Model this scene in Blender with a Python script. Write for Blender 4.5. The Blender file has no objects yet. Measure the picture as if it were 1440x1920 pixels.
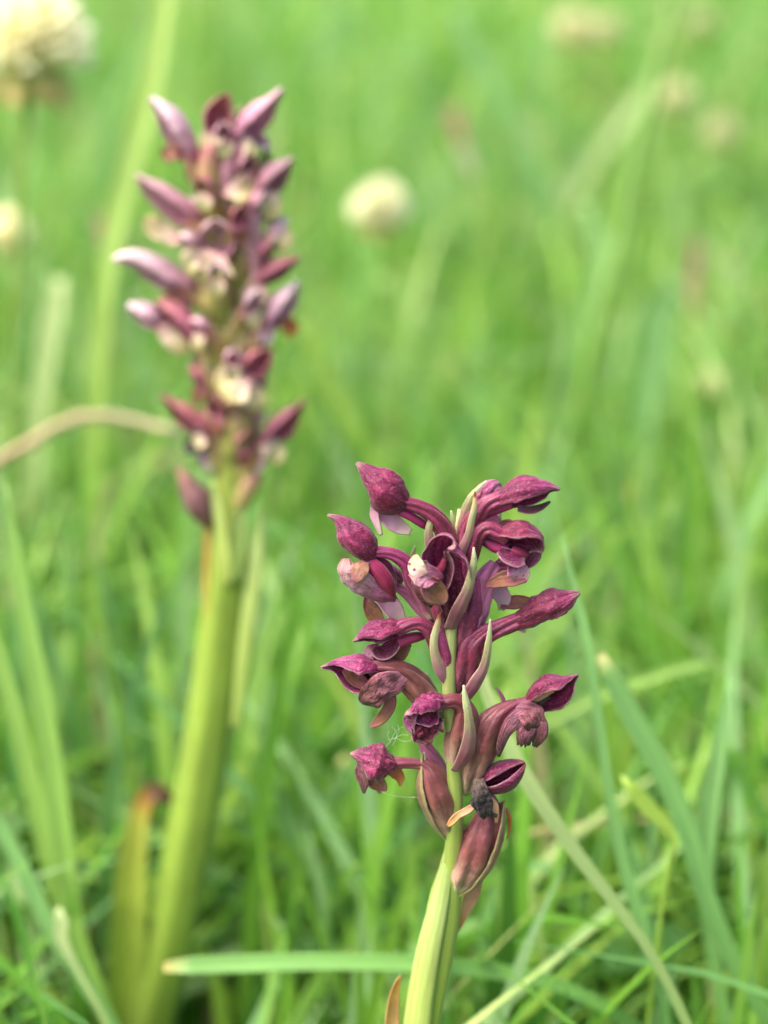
import bpy, math, random
import numpy as np
from mathutils import Vector, noise

# ------------------------------------------------------------------ camera, sky, sun, exposure
scene = bpy.context.scene
COL = scene.collection
PITCH = math.radians(21.0)
HALF = math.radians(15.0)
CAM_Z = 0.264
FOCUS = 0.280            # metres to the front flower spike
REAR = 0.364             # metres to the taller flower spike behind it
K = math.tan(HALF)
C0 = np.array([0.0, 0.0, CAM_Z])
FW = np.array([0.0, math.cos(PITCH), -math.sin(PITCH)])
UP = np.array([0.0, math.sin(PITCH), math.cos(PITCH)])
RT = np.array([1.0, 0.0, 0.0])

cam_data = bpy.data.cameras.new('camera')
cam = bpy.data.objects.new('camera', cam_data)
COL.objects.link(cam)
cam.location = C0
cam.rotation_euler = (math.pi / 2 - PITCH, 0, 0)
cam_data.sensor_fit = 'VERTICAL'
cam_data.sensor_height = 36.0
cam_data.sensor_width = 27.0
cam_data.lens = 18.0 / K
cam_data.clip_start = 0.01
cam_data.clip_end = 1000.0
cam_data.dof.use_dof = True
cam_data.dof.focus_distance = FOCUS - 0.001
cam_data.dof.aperture_fstop = 8.6
cam_data.dof.aperture_blades = 0
scene.camera = cam

SUN_EL, SUN_AZ = math.radians(60), math.radians(-108)   # azimuth from +Y towards +X
world = bpy.data.worlds.new('World')
scene.world = world
world.use_nodes = True
wn = world.node_tree
bg = wn.nodes['Background']
sky = wn.nodes.new('ShaderNodeTexSky')
sky.sky_type = 'NISHITA'
sky.sun_disc = False
sky.sun_elevation = SUN_EL
sky.sun_rotation = SUN_AZ
sky.air_density = 0.6
sky.dust_density = 6.0
sky.ozone_density = 0.6
wn.links.new(sky.outputs[0], bg.inputs[0])
bg.inputs[1].default_value = 0.15

sun_data = bpy.data.lights.new('sun', 'SUN')
sun = bpy.data.objects.new('sun', sun_data)
COL.objects.link(sun)
sun_data.energy = 1.5
sun_data.angle = math.radians(50)
sun_data.color = (1.0, 0.96, 0.9)
sd = Vector((math.sin(SUN_AZ) * math.cos(SUN_EL), math.cos(SUN_AZ) * math.cos(SUN_EL), math.sin(SUN_EL)))
sun.rotation_euler = sd.to_track_quat('Z', 'Y').to_euler()
sun.location = (-1, 0, 2)

vs = scene.view_settings
vs.view_transform = 'Standard'
vs.look = 'None'
vs.exposure = 1.42
vs.gamma = 1.0
vs.use_curve_mapping = False
scene.render.engine = 'CYCLES'
scene.cycles.use_denoising = True
scene.cycles.max_bounces = 8
scene.cycles.transmission_bounces = 4
scene.cycles.diffuse_bounces = 4
scene.render.film_transparent = False

rng = np.random.default_rng(11)
random.seed(5)


# ------------------------------------------------------------------ helpers
def S(r, g, b):
    def f(c):
        c /= 255.0
        return c / 12.92 if c <= 0.04045 else ((c + 0.055) / 1.055) ** 2.4
    return (f(r), f(g), f(b), 1.0)


def at(x, y, depth):
    """photo pixel + distance along the view axis -> world point"""
    return C0 + depth * (FW + (x - 720) / 960 * K * RT + (960 - y) / 960 * K * UP)


def tag(o, label=None, cat=None, group=None, kind=None):
    if label: o['label'] = label
    if cat: o['category'] = cat
    if group: o['group'] = group
    if kind: o['kind'] = kind
    return o


def empty(name, loc):
    o = bpy.data.objects.new(name, None)
    o.empty_display_size = 0.01
    o.location = tuple(loc)
    COL.objects.link(o)
    return o


def catmull(P, n):
    P = np.asarray(P, float)
    if len(P) == 2:
        t = np.linspace(0, 1, n)[:, None]
        return P[0] * (1 - t) + P[1] * t
    Q = np.vstack([2 * P[0] - P[1], P, 2 * P[-1] - P[-2]])
    seg = np.linalg.norm(np.diff(P[:, :3], axis=0), axis=1)
    cum = np.concatenate([[0], np.cumsum(seg)])
    cum /= cum[-1]
    out = []
    for s in np.linspace(0, 1, n):
        i = min(np.searchsorted(cum, s, side='right') - 1, len(P) - 2)
        i = max(i, 0)
        t = (s - cum[i]) / max(cum[i + 1] - cum[i], 1e-9)
        p0, p1, p2, p3 = Q[i], Q[i + 1], Q[i + 2], Q[i + 3]
        out.append(0.5 * ((2 * p1) + (-p0 + p2) * t + (2 * p0 - 5 * p1 + 4 * p2 - p3) * t * t + (-p0 + 3 * p1 - 3 * p2 + p3) * t ** 3))
    return np.array(out)


def mesh_obj(name, verts, faces, mat, parent=None, uv=None, origin=(0, 0, 0), smooth=True):
    me = bpy.data.meshes.new(name)
    verts = np.asarray(verts, float) - np.asarray(origin, float)
    me.from_pydata(verts.tolist(), [], faces)
    if uv is not None:
        lay = me.uv_layers.new(name='UVMap')
        li = np.empty(len(me.loops), dtype=np.int32)
        me.loops.foreach_get('vertex_index', li)
        lay.data.foreach_set('uv', np.asarray(uv, float)[li].ravel())
    if smooth:
        me.polygons.foreach_set('use_smooth', np.ones(len(me.polygons), bool))
    me.materials.append(mat)
    me.update()
    o = bpy.data.objects.new(name, me)
    COL.objects.link(o)
    if parent is not None:
        o.parent = parent
    return o


def frame_rings(Pw, Nw):
    T = np.gradient(Pw, axis=0)
    T /= np.linalg.norm(T, axis=1)[:, None] + 1e-12
    N = Nw - (Nw * T).sum(1)[:, None] * T
    N /= np.linalg.norm(N, axis=1)[:, None] + 1e-12
    Sd = np.cross(T, N)
    return T, N, Sd


def grid_faces(n, m, closed):
    f = []
    mm = m if closed else m - 1
    for i in range(n - 1):
        for j in range(mm):
            k = (j + 1) % m
            f.append((i * m + j, i * m + k, (i + 1) * m + k, (i + 1) * m + j))
    return f


def fbm(p, f, seed):
    v = Vector((p[0] * f + seed, p[1] * f - seed * 0.7, p[2] * f + seed * 1.3))
    return noise.noise(v) + 0.5 * noise.noise(v * 2.1)


class Plant:
    """pixel space of one plant: photo pixels + offset towards the viewer (in the same unit), at one distance"""
    def __init__(self, dist, tilt, y0):
        self.dist, self.tilt, self.y0 = dist, tilt, y0
        self.px = dist * K / 960

    def w(self, x, y, d):
        return at(x, y, self.dist - (d - self.tilt * (y - self.y0)) * self.px)

    def vec(self, n):
        v = n[0] * RT + n[1] * UP - n[2] * FW
        return v / np.linalg.norm(v)


_seed = [0]


def shell(pl, root, parent, name, pts, N, theta, mat, b=1.0, n=22, m=13, crumple=0.0, seams=0.0, keel=0.0, fold=0.0,
          thick=0.00022, curl=0.0, ragged=0.0, freq=420, asym=0.0):
    """an open or closed petal: pts = (x, y, d, half width); N opening direction; theta half arc of the section"""
    _seed[0] += 1
    sd = _seed[0] * 3.17
    A = catmull(pts, n)
    A[:, 3] = np.maximum(A[:, 3], 0.35)
    Pw = np.array([pl.w(*a[:3]) for a in A])
    Nw = pl.vec(N)
    T, NN, SS = frame_rings(Pw, Nw)
    ts = np.linspace(-theta, theta, m)
    if theta < math.pi / 2:
        nrm = 1 / math.sin(theta)
    else:
        nrm = 1.0
    V, UV = [], []
    for i in range(n):
        w = A[i, 3] * pl.px
        v = i / (n - 1)
        for j, t in enumerate(ts):
            r = 1.0
            r -= seams * math.exp(-((abs(t) - 1.15) / 0.22) ** 2)
            r += keel * math.exp(-(t / 0.28) ** 2)
            r += fold * math.sin(5 * t + sd + 3 * v)
            p = Pw[i] + SS[i] * (w * nrm * math.sin(t) * r * (1 + asym * math.sin(t))) - NN[i] * (w * b * math.cos(t) * r)
            if crumple:
                q = fbm(p, freq, sd)
                p = p + (NN[i] * q + SS[i] * fbm(p, freq, sd + 9)) * w * crumple + NN[i] * (fbm(p, freq * 2.7, sd + 5) * w * crumple * 0.65)
            if curl:
                p = p + NN[i] * w * curl * (abs(t) / theta) ** 4 * math.sin(v * 7 + sd)
            if ragged and v > 0.6:
                p = p + T[i] * (w * ragged * noise.noise(Vector((j * 0.9, sd, 0))) * (v - 0.6) / 0.4)
            V.append(p)
            UV.append((j / (m - 1), v))
    o = mesh_obj(name, V, grid_faces(n, m, False), mat, parent, UV, root)
    md = o.modifiers.new('thickness', 'SOLIDIFY')
    md.thickness = thick
    md.offset = 0
    return o


def tube(pl, root, parent, name, pts, mat, ribs=0, amp=0.0, twist=0.0, n=24, m=14, crumple=0.0, flat=1.0, freq=420):
    _seed[0] += 1
    sd = _seed[0] * 2.31
    A = catmull(pts, n)
    A[:, 3] = np.maximum(A[:, 3], 0.3)
    Pw = np.array([pl.w(*a[:3]) for a in A])
    T, NN, SS = frame_rings(Pw, pl.vec((0.1, 0.25, 1)))
    V, UV = [], []
    for i in range(n):
        v = i / (n - 1)
        w = A[i, 3] * pl.px
        for j in range(m):
            t = 2 * math.pi * j / m
            r = w * (1 + (amp * (abs(math.cos(ribs / 2 * (t + twist * v))) - 0.5) if ribs else 0))
            p = Pw[i] + SS[i] * (r * math.sin(t)) + NN[i] * (r * flat * math.cos(t))
            if crumple:
                p = p + (p - Pw[i]) * crumple * fbm(p, freq, sd)
            V.append(p)
            UV.append((abs(2 * j / m - 1), v))
    F = grid_faces(n, m, True)
    V.append(Pw[0]); UV.append((0.5, 0.0))
    V.append(Pw[-1]); UV.append((0.5, 1.0))
    a, b_ = len(V) - 2, len(V) - 1
    for j in range(m):
        F.append((a, (j + 1) % m, j))
        F.append((b_, (n - 1) * m + j, (n - 1) * m + (j + 1) % m))
    return mesh_obj(name, V, F, mat, parent, UV, root)


# ------------------------------------------------------------------ materials
def new_mat(name):
    m = bpy.data.materials.new(name)
    m.use_nodes = True
    nt = m.node_tree
    nt.nodes.clear()
    return m, nt


def tissue(name, stops, veins=0.0, vein_n=9, vein_col=None, spots=None, rough=0.5, transl=0.2, bump=0.25, mott=0.25,
           edge=None, sheen=0.15, vary=0.12, spec=0.4, painted_glint=0.0, nscale=700.0, hue=0.012, sss=0.0, jit=0.24, wrinkle=0.0):
    """plant tissue: colour stops along the length (v), longitudinal veins (u), mottling, optional spots and pale rim"""
    m, nt = new_mat(name)
    N, L = nt.nodes, nt.links
    uvn = N.new('ShaderNodeUVMap')
    sep = N.new('ShaderNodeSeparateXYZ')
    L.new(uvn.outputs[0], sep.inputs[0])
    tc = N.new('ShaderNodeTexCoord')
    ns = N.new('ShaderNodeTexNoise')
    ns.inputs['Scale'].default_value = nscale
    ns.inputs['Detail'].default_value = 5
    ns.inputs['Roughness'].default_value = 0.65
    L.new(tc.outputs['Object'], ns.inputs['Vector'])
    # position along the length, disturbed
    ad = N.new('ShaderNodeMath'); ad.operation = 'MULTIPLY_ADD'
    L.new(ns.outputs[0], ad.inputs[0]); ad.inputs[1].default_value = jit
    sb = N.new('ShaderNodeMath'); sb.operation = 'SUBTRACT'
    L.new(sep.outputs[1], sb.inputs[0]); sb.inputs[1].default_value = jit / 2
    L.new(sb.outputs[0], ad.inputs[2])
    rp = N.new('ShaderNodeValToRGB')
    cr = rp.color_ramp
    while len(cr.elements) > 1:
        cr.elements.remove(cr.elements[-1])
    for i, (p, c) in enumerate(stops):
        e = cr.elements[0] if i == 0 else cr.elements.new(p)
        e.position = p
        e.color = c
    L.new(ad.outputs[0], rp.inputs[0])
    col = rp.outputs[0]

    def mix(fac, a, b, blend='MIX'):
        x = N.new('ShaderNodeMix'); x.data_type = 'RGBA'; x.blend_type = blend
        if isinstance(fac, float): x.inputs[0].default_value = fac
        else: L.new(fac, x.inputs[0])
        for s, k in ((a, 6), (b, 7)):
            if isinstance(s, tuple): x.inputs[k].default_value = s
            else: L.new(s, x.inputs[k])
        return x.outputs[2]

    def mrange(src, a, b, c, d):
        x = N.new('ShaderNodeMapRange')
        L.new(src, x.inputs[0])
        for k, v in zip((1, 2, 3, 4), (a, b, c, d)): x.inputs[k].default_value = v
        return x.outputs[0]

    hgt = ns.outputs[0]
    if edge:
        ab = N.new('ShaderNodeMath'); ab.operation = 'SUBTRACT'
        L.new(sep.outputs[0], ab.inputs[0]); ab.inputs[1].default_value = 0.5
        a2 = N.new('ShaderNodeMath'); a2.operation = 'ABSOLUTE'
        L.new(ab.outputs[0], a2.inputs[0])
        col = mix(mrange(a2.outputs[0], edge[1], 0.5, 0.0, 1.0), col, edge[0])
    if veins:
        m1 = N.new('ShaderNodeMath'); m1.operation = 'MULTIPLY_ADD'
        L.new(sep.outputs[0], m1.inputs[0]); m1.inputs[1].default_value = vein_n * 6.283
        m2 = N.new('ShaderNodeMath'); m2.operation = 'MULTIPLY'
        L.new(ns.outputs[0], m2.inputs[0]); m2.inputs[1].default_value = 5.0
        L.new(m2.outputs[0], m1.inputs[2])
        sn = N.new('ShaderNodeMath'); sn.operation = 'SINE'
        L.new(m1.outputs[0], sn.inputs[0])
        vf = mrange(sn.outputs[0], 0.2, 1.0, 0.0, veins)
        col = mix(vf, col, vein_col or S(60, 10, 35))
        hb = N.new('ShaderNodeMath'); hb.operation = 'MULTIPLY_ADD'
        L.new(sn.outputs[0], hb.inputs[0]); hb.inputs[1].default_value = -0.12
        L.new(ns.outputs[0], hb.inputs[2])
        hgt = hb.outputs[0]
    if wrinkle:   # lengthwise creases of wilting tissue, their shade also painted into the colour
        oi0 = N.new('ShaderNodeObjectInfo')
        vm = N.new('ShaderNodeCombineXYZ')
        ux = N.new('ShaderNodeMath'); ux.operation = 'MULTIPLY_ADD'
        L.new(sep.outputs[0], ux.inputs[0]); ux.inputs[1].default_value = 11.0
        ox = N.new('ShaderNodeMath'); ox.operation = 'MULTIPLY'
        L.new(oi0.outputs['Random'], ox.inputs[0]); ox.inputs[1].default_value = 50.0
        L.new(ox.outputs[0], ux.inputs[2])
        vy = N.new('ShaderNodeMath'); vy.operation = 'MULTIPLY'
        L.new(sep.outputs[1], vy.inputs[0]); vy.inputs[1].default_value = 4.5
        L.new(ux.outputs[0], vm.inputs[0]); L.new(vy.outputs[0], vm.inputs[1])
        nw = N.new('ShaderNodeTexNoise')
        nw.inputs['Scale'].default_value = 1.0
        nw.inputs['Detail'].default_value = 4
        nw.inputs['Roughness'].default_value = 0.6
        nw.inputs['Distortion'].default_value = 0.8
        L.new(vm.outputs[0], nw.inputs['Vector'])
        hw = N.new('ShaderNodeMath'); hw.operation = 'MULTIPLY_ADD'
        L.new(nw.outputs[0], hw.inputs[0]); hw.inputs[1].default_value = 2.6 * wrinkle
        L.new(hgt, hw.inputs[2])
        hgt = hw.outputs[0]
        xw = N.new('ShaderNodeVectorMath'); xw.operation = 'SCALE'
        L.new(col, xw.inputs[0]); L.new(mrange(nw.outputs[0], 0.35, 0.65, 1 - 0.35 * wrinkle, 1 + 0.35 * wrinkle), xw.inputs['Scale'])
        col = xw.outputs[0]
    if mott:
        n2 = N.new('ShaderNodeTexNoise')
        n2.inputs['Scale'].default_value = nscale * 0.45
        n2.inputs['Detail'].default_value = 4
        L.new(tc.outputs['Object'], n2.inputs['Vector'])
        f = mrange(n2.outputs[0], 0.3, 0.7, 1 - mott, 1 + mott)
        x = N.new('ShaderNodeVectorMath'); x.operation = 'SCALE'
        L.new(col, x.inputs[0]); L.new(f, x.inputs['Scale'])
        col = x.outputs[0]
    if spots:
        vo = N.new('ShaderNodeTexVoronoi')
        vo.inputs['Scale'].default_value = spots[1]
        L.new(tc.outputs['Object'], vo.inputs['Vector'])
        sc = N.new('ShaderNodeSeparateColor')
        L.new(vo.outputs['Color'], sc.inputs[0])
        dd = mrange(vo.outputs['Distance'], spots[2], spots[2] + 0.12, 1.0, 0.0)
        ch = mrange(sc.outputs[0], 0.35, 0.4, 0.0, 1.0)
        mu = N.new('ShaderNodeMath'); mu.operation = 'MULTIPLY'
        L.new(dd, mu.inputs[0]); L.new(ch, mu.inputs[1])
        col = mix(mu.outputs[0], col, spots[0])
    if painted_glint:   # pale glints on the papillae, painted into the colour
        n3 = N.new('ShaderNodeTexNoise')
        n3.inputs['Scale'].default_value = 3800
        n3.inputs['Detail'].default_value = 2
        L.new(tc.outputs['Object'], n3.inputs['Vector'])
        col = mix(mrange(n3.outputs[0], 0.55, 0.75, 0.0, painted_glint), col, S(214, 150, 190))
    oi = N.new('ShaderNodeObjectInfo')
    hs = N.new('ShaderNodeHueSaturation')
    L.new(col, hs.inputs['Color'])
    L.new(mrange(oi.outputs['Random'], 0, 1, 0.5 - hue, 0.5 + hue), hs.inputs['Hue'])
    L.new(mrange(oi.outputs['Random'], 0, 1, 1 + vary, 1 - vary), hs.inputs['Value'])
    col = hs.outputs[0]
    bp = N.new('ShaderNodeBump')
    bp.inputs['Strength'].default_value = bump
    bp.inputs['Distance'].default_value = 0.0004
    L.new(hgt, bp.inputs['Height'])
    pr = N.new('ShaderNodeBsdfPrincipled')
    L.new(col, pr.inputs['Base Color'])
    pr.inputs['Roughness'].default_value = rough
    pr.inputs['Specular IOR Level'].default_value = spec
    pr.inputs['Sheen Weight'].default_value = sheen
    pr.inputs['Sheen Roughness'].default_value = 0.4
    if sss:
        pr.inputs['Subsurface Weight'].default_value = sss
        pr.inputs['Subsurface Radius'].default_value = (1.0, 0.6, 0.3)
        pr.inputs['Subsurface Scale'].default_value = 0.0012
    L.new(bp.outputs[0], pr.inputs['Normal'])
    out = N.new('ShaderNodeOutputMaterial')
    if transl:
        tr = N.new('ShaderNodeBsdfTranslucent')
        g = N.new('ShaderNodeGamma'); g.inputs[1].default_value = 0.85
        L.new(col, g.inputs[0]); L.new(g.outputs[0], tr.inputs[0])
        L.new(bp.outputs[0], tr.inputs['Normal'])
        mx = N.new('ShaderNodeMixShader'); mx.inputs[0].default_value = transl
        L.new(pr.outputs[0], mx.inputs[1]); L.new(tr.outputs[0], mx.inputs[2])
        L.new(mx.outputs[0], out.inputs[0])
    else:
        L.new(pr.outputs[0], out.inputs[0])
    return m


M = {}
PUR = dict(veins=0.6, vein_n=9, rough=0.36, transl=0.36, bump=0.7, mott=0.25, sheen=0.25, painted_glint=0.5, vein_col=S(98, 14, 50), edge=(S(206, 146, 158), 0.465), wrinkle=0.75)
M['hood'] = tissue('hood_purple', [(0.0, S(126, 30, 68)), (0.5, S(150, 46, 94)), (0.85, S(158, 60, 110)), (1.0, S(208, 166, 158))], **PUR)
M['hood_dark'] = tissue('hood_dark', [(0.0, S(110, 24, 56)), (0.6, S(132, 32, 74)), (0.9, S(130, 40, 70)), (1.0, S(180, 104, 66))], **PUR)
M['hood_pale'] = tissue('hood_pale', [(0.0, S(168, 70, 112)), (0.6, S(190, 100, 146)), (1.0, S(206, 150, 168))], **PUR)
M['ovary'] = tissue('ovary_purple', [(0.0, S(190, 168, 136)), (0.14, S(150, 82, 100)), (0.4, S(112, 32, 62)), (1.0, S(138, 48, 88))],
                    veins=0.4, vein_n=3, rough=0.36, transl=0.0, bump=0.35, mott=0.22, sheen=0.15, painted_glint=0.18, sss=0.2, wrinkle=0.5)
M['ovary_brown'] = tissue('ovary_brown', [(0.0, S(190, 192, 136)), (0.16, S(166, 132, 114)), (0.4, S(124, 74, 66)), (0.75, S(114, 54, 60)), (1.0, S(134, 60, 80))],
                          veins=0.35, vein_n=3, rough=0.38, transl=0.0, bump=0.35, mott=0.25, sheen=0.15, sss=0.2, wrinkle=0.5)
M['ovary_pink'] = tissue('ovary_pink', [(0.0, S(196, 180, 150)), (0.3, S(178, 112, 138)), (1.0, S(160, 84, 124))],
                         veins=0.35, vein_n=3, rough=0.4, transl=0.0, bump=0.4, mott=0.2, vein_col=S(110, 40, 80), sss=0.2, wrinkle=0.5)
M['spur'] = tissue('spur_purple', [(0.0, S(172, 50, 104)), (1.0, S(128, 34, 68))], rough=0.34, transl=0.1, bump=0.2, mott=0.2, veins=0.3, vein_n=3)
M['spur_pink'] = tissue('spur_pink', [(0.0, S(190, 130, 156)), (0.6, S(208, 165, 175)), (1.0, S(190, 185, 150))], rough=0.45, transl=0.2, bump=0.15, mott=0.15)
M['lip'] = tissue('lip_speckled', [(0.0, S(134, 50, 88)), (0.3, S(158, 88, 118)), (0.55, S(184, 132, 152)), (0.8, S(190, 146, 146)), (1.0, S(170, 122, 112))],
                  spots=(S(138, 64, 106), 2100, 0.2), rough=0.5, transl=0.2, bump=0.5, mott=0.2, sheen=0.2, wrinkle=0.5)
M['lip_cream'] = tissue('lip_cream', [(0.0, S(198, 150, 150)), (0.35, S(226, 208, 188)), (0.7, S(220, 208, 160)), (1.0, S(190, 176, 116))],
                        spots=(S(150, 70, 110), 1100, 0.2), rough=0.55, transl=0.22, bump=0.35, mott=0.15)
M['lip_olive'] = tissue('lip_olive', [(0.0, S(160, 84, 106)), (0.35, S(154, 96, 88)), (0.7, S(142, 98, 64)), (1.0, S(166, 104, 104))],
                        rough=0.4, transl=0.25, bump=0.5, mott=0.25, veins=0.2, vein_n=5, vein_col=S(96, 50, 40), wrinkle=0.6)
M['lip_tan'] = tissue('lip_tan', [(0.0, S(166, 96, 112)), (0.4, S(176, 130, 110)), (0.8, S(162, 118, 82)), (1.0, S(172, 116, 112))], rough=0.45, transl=0.25, bump=0.5, mott=0.25, wrinkle=0.5, spots=(S(150, 84, 100), 2100, 0.14))
M['lip_dark'] = tissue('lip_dark', [(0.0, S(176, 112, 134)), (0.35, S(150, 84, 100)), (0.75, S(112, 62, 62)), (1.0, S(76, 44, 38))],
                       rough=0.45, transl=0.1, bump=0.8, mott=0.35, veins=0.3, vein_n=5, painted_glint=0.3, wrinkle=1.0)
M['lip_black'] = tissue('lip_withered', [(0.0, S(134, 110, 90)), (0.3, S(84, 66, 62)), (0.6, S(44, 36, 38)), (1.0, S(58, 48, 46))],
                        rough=0.75, transl=0.0, bump=1.0, mott=0.5, wrinkle=1.2)
M['bract'] = tissue('bract_pale', [(0.0, S(150, 110, 106)), (0.2, S(146, 78, 96)), (0.45, S(156, 116, 112)), (0.66, S(160, 162, 110)), (0.88, S(180, 190, 138)), (1.0, S(216, 214, 184))],
                    rough=0.42, transl=0.25, bump=0.25, mott=0.12, veins=0.18, vein_n=3, vein_col=S(140, 110, 100), edge=(S(196, 192, 150), 0.4), wrinkle=0.35, spots=(S(130, 90, 90), 1500, 0.08))
M['membrane'] = tissue('bract_membrane', [(0.0, S(178, 176, 124)), (0.25, S(166, 124, 110)), (0.6, S(150, 100, 90)), (1.0, S(170, 150, 110))], rough=0.42, transl=0.35, bump=0.3, mott=0.2, veins=0.3, vein_n=4, vein_col=S(140, 80, 80), edge=(S(176, 174, 116), 0.4), wrinkle=0.4)
M['bract_brown'] = tissue('bract_browntip', [(0.0, S(152, 94, 108)), (0.25, S(158, 110, 112)), (0.5, S(168, 160, 116)), (0.7, S(178, 182, 132)), (0.86, S(196, 172, 120)), (0.93, S(150, 92, 40)), (1.0, S(120, 66, 26))],
                          rough=0.45, transl=0.2, bump=0.3, mott=0.15)
M['tan'] = tissue('dry_tan', [(0.0, S(190, 140, 116)), (0.5, S(206, 164, 120)), (1.0, S(196, 142, 70))], rough=0.6, transl=0.25, bump=0.4, mott=0.2)
M['orange'] = tissue('dry_orange', [(0.0, S(176, 120, 90)), (0.5, S(186, 110, 50)), (1.0, S(190, 150, 70))], rough=0.5, transl=0.3, bump=0.3, mott=0.15)
M['stem'] = tissue('stem_green', [(0.0, S(150, 172, 78)), (0.5, S(146, 166, 62)), (0.75, S(150, 166, 80)), (1.0, S(176, 172, 120))],
                   rough=0.38, transl=0.0, bump=0.12, mott=0.08, veins=0.16, vein_n=5, vein_col=S(176, 194, 110), sss=0.3, nscale=260)
M['sheath'] = tissue('sheath_pale', [(0.0, S(158, 182, 84)), (0.5, S(168, 190, 98)), (0.8, S(174, 196, 116)), (1.0, S(140, 170, 80))],
                     rough=0.4, transl=0.3, bump=0.12, mott=0.08, veins=0.22, vein_n=8, vein_col=S(206, 218, 150), nscale=260, jit=0.1, wrinkle=0.3)
M['stem_rear'] = tissue('stem_rear', [(0.0, S(138, 168, 66)), (0.6, S(134, 160, 56)), (0.8, S(148, 150, 74)), (1.0, S(160, 144, 98))],
                        rough=0.55, transl=0.0, bump=0.3, mott=0.2, veins=0.35, vein_n=4, vein_col=S(104, 134, 40), sss=0.35, nscale=120, wrinkle=0.3)
M['r_hood'] = tissue('rear_hood', [(0.0, S(186, 116, 136)), (0.5, S(208, 154, 170)), (1.0, S(226, 190, 192))], veins=0.35, vein_n=6, rough=0.65, transl=0.25, bump=0.4, mott=0.2, painted_glint=0.3)
M['r_hood_pale'] = tissue('rear_hood_pale', [(0.0, S(196, 130, 150)), (0.5, S(218, 178, 190)), (1.0, S(236, 216, 216))], veins=0.25, vein_n=6, rough=0.5, transl=0.25, bump=0.4, mott=0.2, painted_glint=0.3)
M['r_hood_dark'] = tissue('rear_hood_dark', [(0.0, S(182, 104, 124)), (0.5, S(180, 106, 118)), (1.0, S(180, 120, 112))], veins=0.35, vein_n=6, rough=0.45, transl=0.2, bump=0.4, mott=0.2)
M['r_ovary'] = tissue('rear_ovary', [(0.0, S(150, 164, 70)), (0.4, S(164, 154, 88)), (0.75, S(164, 130, 96)), (1.0, S(164, 96, 104))],
                      veins=0.25, vein_n=3, rough=0.42, transl=0.0, bump=0.2, mott=0.2, vein_col=S(120, 80, 60), sss=0.2)
M['r_cream'] = tissue('rear_lip', [(0.0, S(196, 150, 146)), (0.35, S(214, 194, 168)), (0.7, S(206, 194, 142)), (1.0, S(182, 170, 108))], rough=0.65, transl=0.25, bump=0.35, mott=0.2)
M['r_mauve'] = tissue('rear_mauve', [(0.0, S(186, 176, 130)), (0.3, S(190, 140, 150)), (1.0, S(190, 128, 150))], veins=0.3, vein_n=3, vein_col=S(150, 84, 110), rough=0.6, transl=0.0, bump=0.2, mott=0.2, sss=0.2)
M['r_wilt'] = tissue('rear_wilted', [(0.0, S(150, 120, 60)), (0.15, S(112, 76, 70)), (0.6, S(120, 84, 84)), (1.0, S(150, 110, 90))], rough=0.55, transl=0.1, bump=0.4, mott=0.25)
M['rear_bract'] = tissue('rear_bract', [(0.0, S(160, 176, 70)), (0.5, S(190, 176, 80)), (0.85, S(196, 130, 70)), (1.0, S(150, 80, 60))], rough=0.5, transl=0.3, bump=0.2, mott=0.15)
M['r_leaf'] = tissue('rear_leaf', [(0.0, S(164, 196, 72)), (0.5, S(182, 204, 80)), (0.82, S(190, 194, 80)), (0.89, S(170, 124, 56)), (0.935, S(96, 60, 32)), (1.0, S(66, 42, 24))],
                     rough=0.5, transl=0.3, bump=0.3, mott=0.15, veins=0.08, vein_n=1.6, vein_col=S(170, 130, 56), nscale=240, jit=0.05)
M['clover'] = tissue('clover_white', [(0.0, S(220, 222, 130)), (0.4, S(248, 244, 190)), (1.0, S(252, 251, 222))], rough=0.6, transl=0.45, bump=0.1, mott=0.05, nscale=300)
M['clover_dim'] = tissue('clover_dim', [(0.0, S(206, 214, 140)), (1.0, S(232, 232, 190))], rough=0.6, transl=0.35, bump=0.1, mott=0.1, nscale=300)
M['clover_old'] = tissue('clover_faded', [(0.0, S(180, 192, 104)), (0.6, S(214, 206, 130)), (1.0, S(222, 186, 124))], rough=0.6, transl=0.3, bump=0.1, mott=0.15, nscale=300)
M['seed_pink'] = tissue('seed_pink', [(0.0, S(176, 140, 110)), (0.5, S(196, 140, 126)), (1.0, S(206, 170, 150))], rough=0.6, transl=0.2, bump=0.1, mott=0.2, nscale=300)
M['seed_pale'] = tissue('seed_pale', [(0.0, S(190, 200, 140)), (1.0, S(214, 214, 180))], rough=0.6, transl=0.2, bump=0.1, mott=0.2, nscale=300)
M['stalk'] = tissue('stalk_green', [(0.0, S(120, 158, 66)), (1.0, S(140, 166, 74))], rough=0.5, transl=0.1, bump=0.1, mott=0.1, nscale=200)
M['straw'] = tissue('straw', [(0.0, S(176, 176, 124)), (0.5, S(196, 184, 140)), (0.75, S(176, 150, 114)), (1.0, S(196, 188, 146))], rough=0.65, transl=0.15, bump=0.2, mott=0.2, nscale=160, veins=0.2, vein_n=3, vein_col=S(150, 110, 70))


def blade_mat(name, lo, mid, hi, tip=None, transl=0.4):
    st = [(0.0, lo), (0.4, mid), (0.965, hi)]
    st.append((1.0, tip if tip else hi))
    return tissue(name, st, rough=0.42, transl=transl, bump=0.12, mott=0.08, veins=0.22, vein_n=6, vein_col=tuple(list(x * 1.35 for x in mid[:3]) + [1.0]),
                  sheen=0.05, vary=0.06, spec=0.45, nscale=140, hue=0.008, jit=0.03, wrinkle=0.3)


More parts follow.
